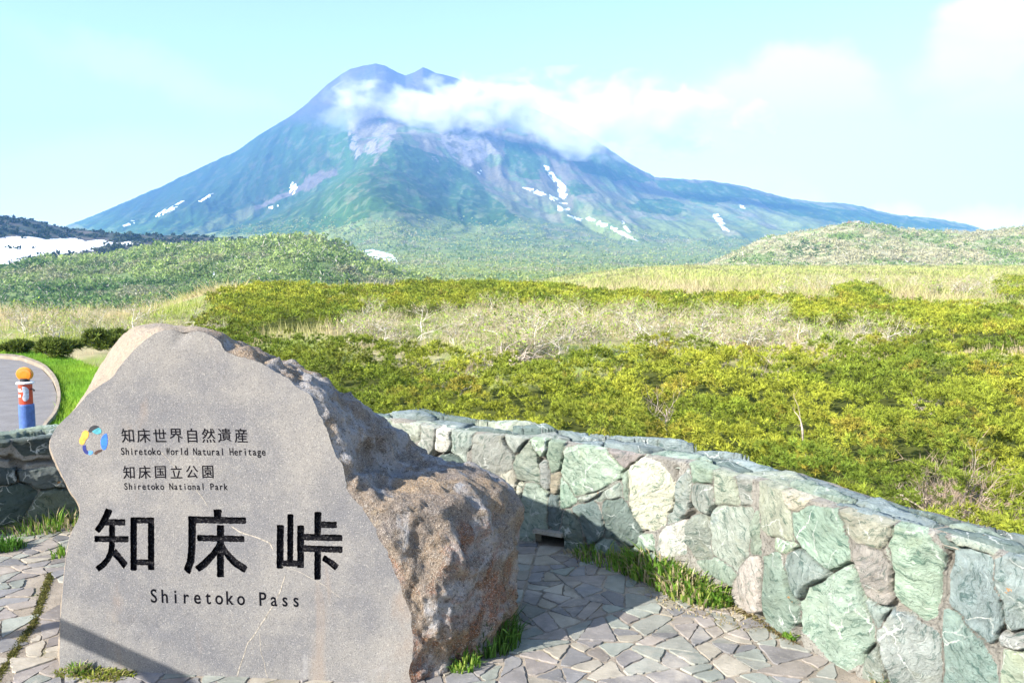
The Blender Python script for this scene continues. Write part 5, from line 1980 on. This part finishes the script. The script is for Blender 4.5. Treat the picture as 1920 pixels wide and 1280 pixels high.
ro = np.array([at_z(a, b_, RZ)[:2] for a, b_ in ROAD[1:-2]])
ko = np.array([at_z(a, b_, RZ)[:2] for a, b_ in KERBO[1:-2]])
ii = np.linspace(0, len(ro) - 1, 160)
a_, b_ = catmull(ro, ii), catmull(ko, ii)
n = len(a_)
wob = .008 * fbm(np.arange(n) * .25, 0 * np.arange(n), 0, 3, 85)
vs = [(p[0], p[1], RZ - .02) for p in a_] + [(p[0], p[1], RZ + .055 + w_) for p, w_ in zip(a_ * .96 + b_ * .04, wob)] + [(p[0], p[1], RZ + .06 + w_) for p, w_ in zip(a_ * .1 + b_ * .9, wob)] + [(p[0], p[1], RZ - .03) for p in b_]
fs = [(k * n + i, k * n + i + 1, (k + 1) * n + i + 1, (k + 1) * n + i) for k in range(3) for i in range(n - 1)]
mesh_np("kerb", vs, fs, [MAT['kerb']])['kind'] = 'structure'


# ------------------------------------------------------------------ hills and mountain
def hill(name, crest, yc, yb, zb, yback, zback, rows=70, du=4.0, pw=1.0, namp=1.0, nscale=30.0, colf=None, snow=None, seed=0):
    cu, cv = np.array(crest, float).T
    us = np.arange(cu.min(), cu.max() + .1, du)
    yc_ = np.full(len(us), yc) if np.isscalar(yc) else np.interp(us, cu, yc)
    zc_ = EYE + (500 - np.interp(us, cu, cv)) / F * yc_
    t = np.r_[np.linspace(0, 1, rows), np.linspace(1.05, 2, 14)]
    T = t[:, None] + 0 * us[None]
    Yv = np.where(T <= 1, yb + (yc_ - yb) * T, yc_ + (yback - yc_) * (T - 1))
    Xv = (us[None] - 960) / F * Yv
    s = np.clip(T, 0, 1)
    prof = (0.35 * s + .65 * sstep(0, 1, s)) ** pw
    Zv = np.where(T <= 1, zb + (zc_ - zb) * prof, zc_ + (zback - zc_) * np.clip(T - 1, 0, 1) ** 1.3)
    Zv = Zv + namp * fbm(Xv / nscale, Yv / nscale, 0, 4, seed) * (np.sin(np.clip(T, 0, 1) * math.pi) + .15)
    return us, Xv, Yv, Zv, T


def put_hill(name, Xv, Yv, Zv, col, snow_polys, mat, smooth=True, snow_label=None):
    P = np.stack([Xv, Yv, Zv], -1).reshape(-1, 3)
    fc = grid_faces(*Xv.shape)
    cen = P[fc].mean(1)
    u, v = project(cen)
    nn_ = fbm(cen[:, 0] / 8, cen[:, 1] / 8, cen[:, 2] / 8, 3, 91)
    nn2_ = fbm(cen[:, 0] / 14, cen[:, 1] / 40, 3.0, 3, 92)
    keep = np.ones(len(fc), bool)
    for poly_ in snow_polys:
        k = inpoly(u + 3.0 * nn_, v + 2.4 * nn_, poly_) & keep
        k &= (nn2_ > -.16) | (name != 'mountain')
        k &= np.arange(len(fc)) < (Xv.shape[0] - 15) * (Xv.shape[1] - 1)
        if k.sum() < 1:
            continue
        used, inv = np.unique(fc[k], return_inverse=True)
        o = mesh_np("snow_patch", P[used], inv.reshape(-1, 4), [MAT['snow']], smooth=True)
        o['kind'] = 'structure'
        keep &= ~k
    o = mesh_np(name, P, fc[keep], [mat], col.reshape(-1, 3), smooth=smooth)
    o['kind'] = 'structure'
    return o


def crowns(P, size, cols, k, r, flat=.65, quad=.42):
    m = len(P)
    d = r.standard_normal((m, k, 3))
    d /= np.linalg.norm(d, axis=2, keepdims=True)
    rad = r.random((m, k, 1)) ** .4
    off_ = d * rad * size[:, None, None] * np.array((1, 1, flat))
    c = P[:, None] + off_ + np.array((0, 0, 1)) * size[:, None, None] * flat * .75
    a = r.standard_normal((m, k, 3))
    a /= np.linalg.norm(a, axis=2, keepdims=True)
    b = np.cross(d + .4 * r.standard_normal((m, k, 3)), a)
    b /= np.linalg.norm(b, axis=2, keepdims=True) + 1e-9
    q = size[:, None, None] * quad * r.uniform(.6, 1.2, (m, k, 1))
    a, b = a * q, b * q
    V = np.stack([c - a, c + b * .8, c + a, c - b * .8], 2).reshape(-1, 3)
    C = np.repeat((cols[:, None] * r.uniform(.8, 1.2, (m, k, 1))).reshape(-1, 3), 4, 0)
    return V, C


def forest(name, label, P, size, cols, k, r, flat=.65, quad=.42, branch=0.5, bw=.05, bcol=(.50, .46, .40)):
    V, C = crowns(P, size, cols, k, r, flat, quad)
    o = mesh_np(name, V, np.arange(len(V)).reshape(-1, 4), [MAT['leaf']], C)
    tag(o, label, "forest", kind="stuff")
    sel = r.random(len(P)) < branch
    if sel.any():
        p, s = P[sel], size[sel]
        n = 6
        ang = r.random((len(p), n)) * 6.283
        q = p[:, None] + np.array((0, 0, .1)) * s[:, None, None] + np.zeros((len(p), n, 3))
        e = q + np.stack([np.cos(ang) * .9, np.sin(ang) * .9, r.uniform(.7, 1.7, ang.shape)], -1) * s[:, None, None] * r.uniform(.6, 1.0, (len(p), n, 1)) * np.array((1, 1, flat))
        w_ = s[:, None, None] * bw
        sd2 = np.array((1.0, 0, 0.3)) * w_
        Vb = np.stack([q - sd2, q + sd2, e + sd2 * .5, e - sd2 * .5], 2).reshape(-1, 3)
        Cb = np.repeat((np.array(bcol) * r.uniform(.6, 1.15, (len(p), n, 1))).reshape(-1, 3), 4, 0)
        o2 = mesh_np(name + "_branches", Vb, np.arange(len(Vb)).reshape(-1, 4), [MAT['twig']], Cb, parent=o)
        o2['kind'] = 'stuff'
    return o


def sample_hill(us, Xv, Yv, Zv, T, n, r, tmax=1.02, screen=True):
    """random points on a hill's front; denser where the hill is seen larger"""
    nr, nc = Xv.shape
    P = np.stack([Xv, Yv, Zv], -1)
    u, v = project(P)
    wgt = np.maximum(np.abs(np.diff(v, axis=0)), .15)[:, :-1] * (T[:-1, :-1] < tmax)
    cdf = np.cumsum(wgt.ravel())
    i = np.searchsorted(cdf, r.random(n) * cdf[-1])
    a, b = i // (nc - 1), i % (nc - 1)
    fa, fb = r.random(n)[:, None], r.random(n)[:, None]
    return P[a, b] * (1 - fa) * (1 - fb) + P[a, b + 1] * (1 - fa) * fb + P[a + 1, b] * fa * (1 - fb) + P[a + 1, b + 1] * fa * fb


rh = np.random.default_rng(77)

# left wooded hill
H1 = hill("h", [(-500, 500), (-100, 505), (0, 503), (40, 497), (80, 484), (130, 482), (200, 480), (270, 466), (350, 458), (450, 452), (520, 447), (560, 445), (610, 448), (650, 466), (690, 486),
                (740, 508), (800, 520), (880, 528), (1000, 545), (1100, 560)], 430, 170, -12, 620, -10, namp=4, nscale=38, seed=3)
us, Xv, Yv, Zv, T = H1
cc_ = np.array((.13, .18, .06)) + 0 * Xv[..., None]
put_hill("wooded_hill", Xv, Yv, Zv, cc_, [[(393, 512), (405, 508), (402, 518), (394, 518)]], MAT['hill'])
P = sample_hill(us, Xv, Yv, Zv, T, 9500, rh)
u, v = project(P)
h = fbm(P[:, 0] / 22, P[:, 1] / 30, 0, 4, 5)
low = sstep(470, 560, v + 60 * h)
c = np.array((.30, .38, .12)) + np.zeros((len(P), 3))
c = c + (np.array((.11, .19, .06)) - c) * (sstep(-.02, .4, h) * .75)[:, None]
c = c + (np.array((.07, .15, .045)) - c) * (low * (1 - sstep(380, 700, u)) * .75)[:, None]
c = c + (np.array((.30, .26, .18)) - c) * (sstep(.1, .45, fbm(P[:, 0] / 14, P[:, 1] / 20, 4, 3, 6)) * .6)[:, None]
sz = np.clip(rh.lognormal(.38, .38, len(P)), .6, 3.4) * np.clip(P[:, 1] / 330, .7, 1.2)
forest("birch_forest", "green stunted birch forest with pale branches on the low left hill", P, sz, c, 30, rh, .62, .23, .7, .045, (.62, .57, .5))

# far left dark hill with snow
H2 = hill("h", [(-500, 400), (-150, 402), (0, 409), (30, 409), (60, 413), (100, 422), (130, 428), (200, 436), (270, 441), (340, 443), (420, 446), (520, 452), (640, 470)], 900, 480, -8, 1300, -10, namp=5, nscale=60, seed=8, rows=110, du=3)
us, Xv, Yv, Zv, T = H2
nz = fbm(Xv / 20, Yv / 20, Zv / 9, 4, 12)
cc_ = np.array((.035, .05, .03)) + (np.array((.10, .085, .07)) - np.array((.035, .05, .03))) * sstep(-.1, .35, nz)[..., None]
BIGSNOW = [(-400, 440), (0, 446), (30, 444), (60, 444), (85, 449), (110, 447), (140, 446), (160, 452), (190, 449), (215, 456), (250, 452), (268, 453), (262, 458), (235, 462), (205, 460), (188, 466), (165, 470), (140, 474), (60, 480), (40, 495), (-400, 520)]
put_hill("snowy_hill", Xv, Yv, Zv, cc_, [BIGSNOW], MAT['hill'])
P = sample_hill(us, Xv, Yv, Zv, T, 3800, rh)
u, v = project(P)
k = ~inpoly(u + 5 * rh.standard_normal(len(u)), v + 2.0 * rh.standard_normal(len(u)), BIGSNOW) | (rh.random(len(u)) < .02)
P, u, v = P[k], u[k], v[k]
c = np.array((.028, .048, .026)) + np.zeros((len(P), 3))
h = fbm(P[:, 0] / 40, P[:, 1] / 60, 0, 3, 15)
c = c + (np.array((.085, .10, .05)) - c) * (sstep(.0, .4, h) * sstep(60, 200, u))[:, None]
forest("dark_thicket", "dark pine thicket along the snow covered hill at far left", P, rh.uniform(2.0, 3.8, len(P)), c, 14, rh, .5, .4, .2, .03, (.3, .26, .24))

# right scrubby hill
H3 = hill("h", [(1250, 520), (1340, 490), (1390, 465), (1430, 446), (1470, 440), (1510, 434), (1560, 424), (1600, 419), (1640, 422), (1690, 430), (1740, 434), (1800, 436), (1850, 434), (1900, 426), (1950, 420), (2100, 405), (2400, 400)],
          620, 440, 0.5, 900, -8, namp=2.5, nscale=35, seed=21, rows=90, du=3.5)
us, Xv, Yv, Zv, T = H3
nz = fbm(Xv / 12, Yv / 14, Zv / 6, 4, 22)
cc_ = np.array((.40, .37, .22)) + (np.array((.22, .28, .10)) - np.array((.40, .37, .22))) * sstep(-.1, .3, nz)[..., None]
put_hill("scrubby_hill", Xv, Yv, Zv, cc_, [], MAT['hill'])
P = sample_hill(us, Xv, Yv, Zv, T, 7000, rh)
u, v = project(P)
h = fbm(P[:, 0] / 16, P[:, 1] / 22, P[:, 2] / 10, 4, 25)
c = np.array((.42, .39, .23)) + np.zeros((len(P), 3))
c = c + (np.array((.20, .29, .09)) - c) * sstep(-.02, .28, h)[:, None]
dk = inpoly(u, v, [(1455, 470), (1500, 455), (1550, 462), (1560, 480), (1480, 485)])
c = np.where((dk & (rh.random(len(u)) < .6))[:, None], np.array((.10, .16, .06)), c)
forest("hill_scrub", "beige and green shrubs covering the rounded hill at right", P, np.clip(rh.lognormal(.35, .4, len(P)), .5, 3.2), c, 22, rh, .6, .24, .6, .045, (.66, .62, .54))
# boulders on that hill's top
for i, (u0, v0, s, lab) in enumerate(((1592, 417, 2.2, "brown rock outcrop on the right hill's summit"), (1609, 417, 2.8, "pale grey boulder on the right hill's summit"))):
    p = at_y(u0, v0 + 3, 619)
    r = np.random.default_rng(i)
    q = []
    for a in np.linspace(-.4, 1.5, 9):
        for b2 in np.linspace(0, 6.283, 14)[:-1]:
            rr = s * (1 + .35 * r.standard_normal() * .5)
            q.append((rr * math.cos(a) * math.cos(b2), rr * math.cos(a) * math.sin(b2), rr * .8 * math.sin(a)))
    fc = grid_faces(9, 13, True)
    o_ = mesh_np("hilltop_boulder", np.array(q), fc, [m_plain('hilltop_rock', (.34, .31, .29) if i else (.24, .17, .13), .9, .3, .8)])
    o_.location = tuple(p)
    tag(o_, lab, "boulder")

# the mountain with the plain at its foot
CR = [(-700, 500), (-300, 492), (0, 462), (60, 445), (130, 425), (165, 412), (200, 398), (245, 380), (290, 360), (310, 354), (345, 336), (385, 318), (430, 298), (450, 290), (495, 262), (530, 241), (560, 220), (575, 210), (600, 188),
      (625, 166), (650, 148), (665, 140), (690, 134), (712, 131), (728, 134), (750, 146), (765, 152), (782, 146), (797, 138), (806, 141), (825, 149), (858, 156), (880, 166), (930, 188), (1000, 212), (1060, 238), (1090, 254), (1120, 272),
      (1150, 292), (1180, 312), (1225, 335), (1270, 338), (1330, 342), (1390, 352), (1430, 363), (1480, 375), (1530, 381), (1570, 382), (1610, 389), (1650, 399), (1680, 405), (1740, 410), (1800, 420), (1840, 432), (1920, 446), (2100, 475), (2700, 500)]
cu, cv = np.array(CR, float).T
us = np.arange(-500, 2500, 2.6)
YB, YC = 440.0, 4000.0
zc_ = EYE + (500 - np.interp(us, cu, cv) + 1.2 * fbm(us / 9, 0 * us, 0, 3, 30)) / F * YC
kr = np.exp(-(np.arange(-60, 61) / 26.0) ** 2)
zs_ = np.convolve(np.pad(zc_, 60, mode='edge'), kr / kr.sum(), 'valid')
t = np.r_[[-.055, -.02], np.linspace(0, 1, 330), np.linspace(1.02, 2, 12)]
T = t[:, None] + 0 * us[None]
Yv = np.where(T <= 1, YB + (YC - YB) * T, YC + 1500 * (T - 1))
Xv = (us[None] - 960) / F * Yv
s = np.clip(T, 0, 1)
prof = .05 * s + .18 * s ** 2 + .77 * s ** 3.0
z0 = -3.0 + 6.0 * s + 220 * np.minimum(T, 0)
zq = zs_[None] + (zc_ - zs_)[None] * sstep(.86, 1.0, s)
Zv = np.where(T <= 1, z0 + (zq - z0) * prof, zc_ * (1 - np.clip(T - 1, 0, 1)))
amp = np.sin(np.clip(T, 0, 1) * math.pi) ** .8 * s
# gullies and ribs running down the slope
polar = (us[None] - 740) / (30 + 90 * (1 - s) ** 1.0 + 60)          # fan out from the summit
wq = fbm(Xv / 700, Yv / 700, 0, 3, 31)
rib = ridged(polar * 1.1 + .8 * wq, Yv / 2600, 0, 4, 33)
Zv = Zv + amp * (38 * rib + 26 * fbm(Xv / 260, Yv / 330, 0, 5, 34) + 15 * ridged(Xv / 90, Yv / 160, 0, 4, 38)) * sstep(.15, .5, s) * (T <= 1)


def px_hump(path, wid, a):
    """a rib or a valley laid along a line on the slope"""
    global Zv
    P_ = np.stack([Xv, Yv, Zv], -1)
    u, v = project(P_)
    pu, pv = np.array(path, float).T
    c = np.interp(v, pv, pu)
    Zv = Zv + a * np.exp(-((u - c) / wid) ** 2) * sstep(pv.min() - 20, pv.min() + 30, v) * (1 - sstep(pv.max() - 40, pv.max() + 15, v)) * (T <= 1)


px_hump([(740, 262), (730, 310), (700, 360), (690, 410), (700, 450)], 95, 70)
px_hump([(690, 250), (640, 300), (560, 350), (440, 410), (330, 440)], 38, -45)
px_hump([(880, 290), (930, 330), (1010, 380), (1090, 430)], 45, -30)
px_hump([(1030, 300), (1060, 370), (1110, 415), (1190, 455)], 22, -28)
px_hump([(560, 235), (500, 290), (420, 350), (300, 425)], 40, 45)
px_hump([(470, 285), (400, 340), (330, 385), (250, 425)], 16, -28)
P = np.stack([Xv, Yv, Zv], -1)
u, v = project(P)
q1 = fbm(Xv / 120, Yv / 190, 0, 5, 35)
q2 = fbm(Xv / 45, Yv / 70, 0, 4, 36)
q3 = fbm(Xv / 18, Yv / 40, 0, 3, 37)
base_lo = np.array((.19, .235, .07))
base_hi = np.array((.155, .14, .10))
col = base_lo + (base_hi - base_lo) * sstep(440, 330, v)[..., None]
col = col + (np.array((.25, .215, .16)) - col) * (sstep(.05, .35, q1) * .6 * sstep(.2, .5, s))[..., None]
col = col + (np.array((.10, .17, .06)) - col) * (sstep(.08, .32, q2 + .5 * q1) * .75)[..., None]
GREENS = [
    [(738, 268), (700, 310), (600, 358), (500, 392), (395, 436), (540, 440), (620, 425), (720, 402), (800, 398), (870, 422), (950, 425), (975, 410), (930, 375), (890, 330), (850, 300), (780, 278)],
    [(120, 410), (290, 330), (430, 270), (560, 190), (650, 205), (672, 300), (640, 322), (560, 345), (500, 372), (440, 395), (340, 440), (200, 445)],
    [(705, 285), (690, 320), (610, 362), (520, 395), (470, 402), (560, 352), (630, 318), (665, 285)],
    [(1175, 384), (1215, 372), (1250, 370), (1290, 386), (1275, 402), (1230, 400), (1190, 396)],
    [(1222, 336), (1330, 341), (1430, 362), (1420, 372), (1380, 372), (1330, 384), (1290, 375), (1240, 352)],
    [(940, 262), (990, 272), (1020, 300), (1005, 335), (965, 330), (950, 300)],
    [(1055, 285), (1140, 292), (1222, 336), (1150, 338), (1085, 320)],
    [(1400, 360), (1500, 378), (1640, 398), (1840, 432), (1600, 425), (1450, 395)],
    [(1060, 348), (1100, 345), (1120, 362), (1080, 370)],
]
un, vn = u + 16 * q1 + 9 * q2, v + 7 * q1 + 5 * q2
gm = np.zeros(u.shape)
for g_ in GREENS:
    gm = np.maximum(gm, inpoly(un, vn, g_))
gm = np.maximum(gm * np.where(q3 > .28, .6, 1), 0)
dap = 1 - .75 * sstep(.12, .3, q3) * sstep(.0, .3, q2)
col = col + (np.array((.036, .098, .018)) - col) * (gm * dap * .95)[..., None]
rill = ridged(polar * 5.0 + 1.2 * wq, Yv / 900, 0, 4, 39)
col = col * (1 - .35 * sstep(.25, .6, rill) * sstep(.25, .6, s))[..., None]
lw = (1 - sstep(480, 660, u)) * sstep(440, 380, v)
col = col * (1 - .5 * lw)[..., None]  # shade of the left ridge put into the slope colour
rock = sstep(255, 205, v + 20 * q1)
col = col + (np.array((.07, .062, .08)) - col) * (rock * .8)[..., None]
for sc_p in ([(652, 225), (664, 232), (674, 290), (664, 300), (656, 268)], [(684, 288), (700, 245), (716, 228), (742, 240), (738, 262), (712, 282)],
             [(822, 236), (852, 218), (900, 236), (930, 250), (925, 292), (880, 312), (850, 296), (826, 268)], [(805, 290), (815, 292), (822, 305), (812, 303)]):
    k = inpoly(u + 9 * q2 + 6 * q3, v + 6 * q2 + 4 * q3, sc_p) & (q3 < .12)
    col = np.where(k[..., None], np.array((.21, .19, .18)), col)
pk = inpoly(un, vn, [(540, 352), (590, 325), (625, 315), (640, 330), (560, 366), (480, 392), (470, 385)])
col = np.where(pk[..., None], np.array((.12, .105, .09)), col)
SNOWS = [[(1019, 311), (1029, 311), (1044, 334), (1060, 348), (1063, 366), (1057, 374), (1050, 370), (1042, 346), (1030, 330)],
         [(976, 350), (1000, 354), (1052, 374), (1068, 384), (1050, 381), (1010, 366)],
         [(1046, 384), (1068, 391), (1066, 395), (1046, 396)],
         [(1062, 402), (1094, 411), (1092, 416), (1066, 408)],
         [(1094, 404), (1140, 420), (1136, 427), (1110, 416), (1098, 410)],
         [(1140, 422), (1168, 434), (1196, 452), (1170, 443), (1146, 430)],
         [(1166, 408), (1174, 424), (1184, 436), (1178, 436), (1168, 424)],
         [(543, 352), (549, 342), (555, 344), (560, 362), (544, 364)],
         [(287, 403), (316, 390), (336, 380), (344, 372), (346, 376), (320, 396), (297, 406)],
         [(371, 378), (388, 368), (404, 360), (398, 366), (376, 379)],
         [(228, 424), (240, 418), (250, 413), (253, 416), (238, 424)],
         [(1334, 402), (1346, 400), (1358, 418), (1368, 434), (1356, 432), (1342, 414)],
         [(1386, 383), (1394, 385), (1396, 391), (1389, 391)],
         [(894, 321), (904, 320), (904, 325), (896, 326)],
         [(505, 388), (522, 385), (516, 390), (506, 391)],
         [(682, 470), (700, 468), (735, 477), (746, 490), (720, 488), (695, 482)]]
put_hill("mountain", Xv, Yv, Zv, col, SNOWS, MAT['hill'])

# birch forest of the plain, thinning up the mountain's foot
msk = (T < .52)
nr = int((t < .52).sum())
P = sample_hill(us, Xv[:nr], Yv[:nr], Zv[:nr], T[:nr], 30000, rh, 2)
u, v = project(P)
k = (u > -100) & (u < 2020) & (v > 405 + 25 * rh.random(len(u)))
P, u, v = P[k], u[k], v[k]
snow_m = np.zeros(len(u), bool)
for q in SNOWS:
    snow_m |= inpoly(u, v - 1, q) | inpoly(u, v + 3, q)
P, u, v = P[~snow_m], u[~snow_m], v[~snow_m]
h = fbm(P[:, 0] / 60, P[:, 1] / 130, 0, 4, 45)
c = np.array((.33, .38, .12)) + np.zeros((len(P), 3))
c = c + (np.array((.15, .23, .065)) - c) * (sstep(.0, .32, h) * .8)[:, None]
c = c + (np.array((.36, .32, .23)) - c) * (sstep(.0, .32, fbm(P[:, 0] / 30, P[:, 1] / 70, 3, 3, 46)) * .6)[:, None]
forest("plain_forest", "pale green birch forest across the plain at the mountain's foot", P, rh.uniform(.9, 1.8, len(P)) * np.clip(P[:, 1] / 500, 1, 2.6), c, 9, rh, .6, .40, .4, .045, (.6, .56, .5))

# ------------------------------------------------------------------ cloud on the summit
def cloud_mat(name, dens, cscale, seed):
    m, t_, out = new_mat(name)
    co = t_.n('ShaderNodeTexCoord').outputs['Generated']
    p = t_.n('ShaderNodeVectorMath', {'operation': 'MULTIPLY_ADD'}, i0=co, i1=(2, 2, 2), i2=(-1, -1, -1)).outputs[0]
    g = t_.n('ShaderNodeVectorMath', {'operation': 'LENGTH'}, i0=p).outputs['Value']
    oc = t_.n('ShaderNodeTexCoord').outputs['Object']
    n1 = t_.noise(t_.map(oc, loc=(seed, 0, 0), sc=(1, 1, 1.5)), cscale, 5, 0.58, 0.3).outputs[0]
    e = t_.math('SUBTRACT', t_.math('MULTIPLY', n1, 2.9), t_.math('ADD', g, 0.60))
    d = t_.math('MULTIPLY', t_.ramp(e, 0.0, 0.55), dens)
    vs = t_.n('ShaderNodeVolumeScatter', None, Color=(.97, .98, 1.0), Density=d, Anisotropy=0.0)
    t_.t.links.new(vs.outputs[0], out.inputs['Volume'])
    return m


def cloud(u0, v0, ru, rv, ry, dist, dens, cscale, seed, label, rot=0.0):
    c = at_y(u0, v0, dist)
    b = MB()
    prof = [(math.sin(a), -math.cos(a)) for a in np.linspace(.02, math.pi - .02, 13)]
    b.lathe(prof, 24)
    o = b.build("cloud", [cloud_mat('cloud_vapour', dens, cscale, seed)], None, True)
    V = np.array([vv.co[:] for vv in o.data.vertices]) * np.array((ru * dist / F, ry, rv * dist / F))
    o.data.vertices.foreach_set('co', V.astype(np.float32).ravel())
    o.location = tuple(map(float, c))
    o.rotation_euler = (0, rot, 0)
    o.data.update()
    tag(o, label, "cloud", kind="stuff")
    return o


cloud(850, 194, 235, 62, 95, 3350, .017, .0055, 1.0, "white cloud bank lying across the mountain just below its summit", .05)
cloud(1130, 215, 330, 88, 110, 3300, .012, .0050, 4.0, "broad soft cloud trailing off to the right of the mountain", .04)
cloud(655, 192, 80, 62, 70, 3350, .005, .0070, 7.0, "thin cloud wisp clinging to the left shoulder of the summit", -.5)
cloud(1085, 268, 110, 34, 60, 3200, .005, .0080, 9.0, "faint low cloud wisp on the mountain's right shoulder", .3)

# ------------------------------------------------------------------ the air itself
hb_ = MB()
hb_.box((0, 2650, 478), (13000, 5900, 1060), 0)
m, t_, out = new_mat("haze_air")
pv_ = t_.n('ShaderNodeVolumePrincipled')
pv_.inputs['Color'].default_value = (.20, .48, 1.0, 1)
pv_.inputs['Density'].default_value = 0.00015
pv_.inputs['Anisotropy'].default_value = 0.0
t_.t.links.new(pv_.outputs[0], out.inputs['Volume'])
hz_o = hb_.build("haze", [m])
hz_o['kind'] = 'stuff'
tag(hz_o, "pale blue haze lying in the air before the mountain", "haze")
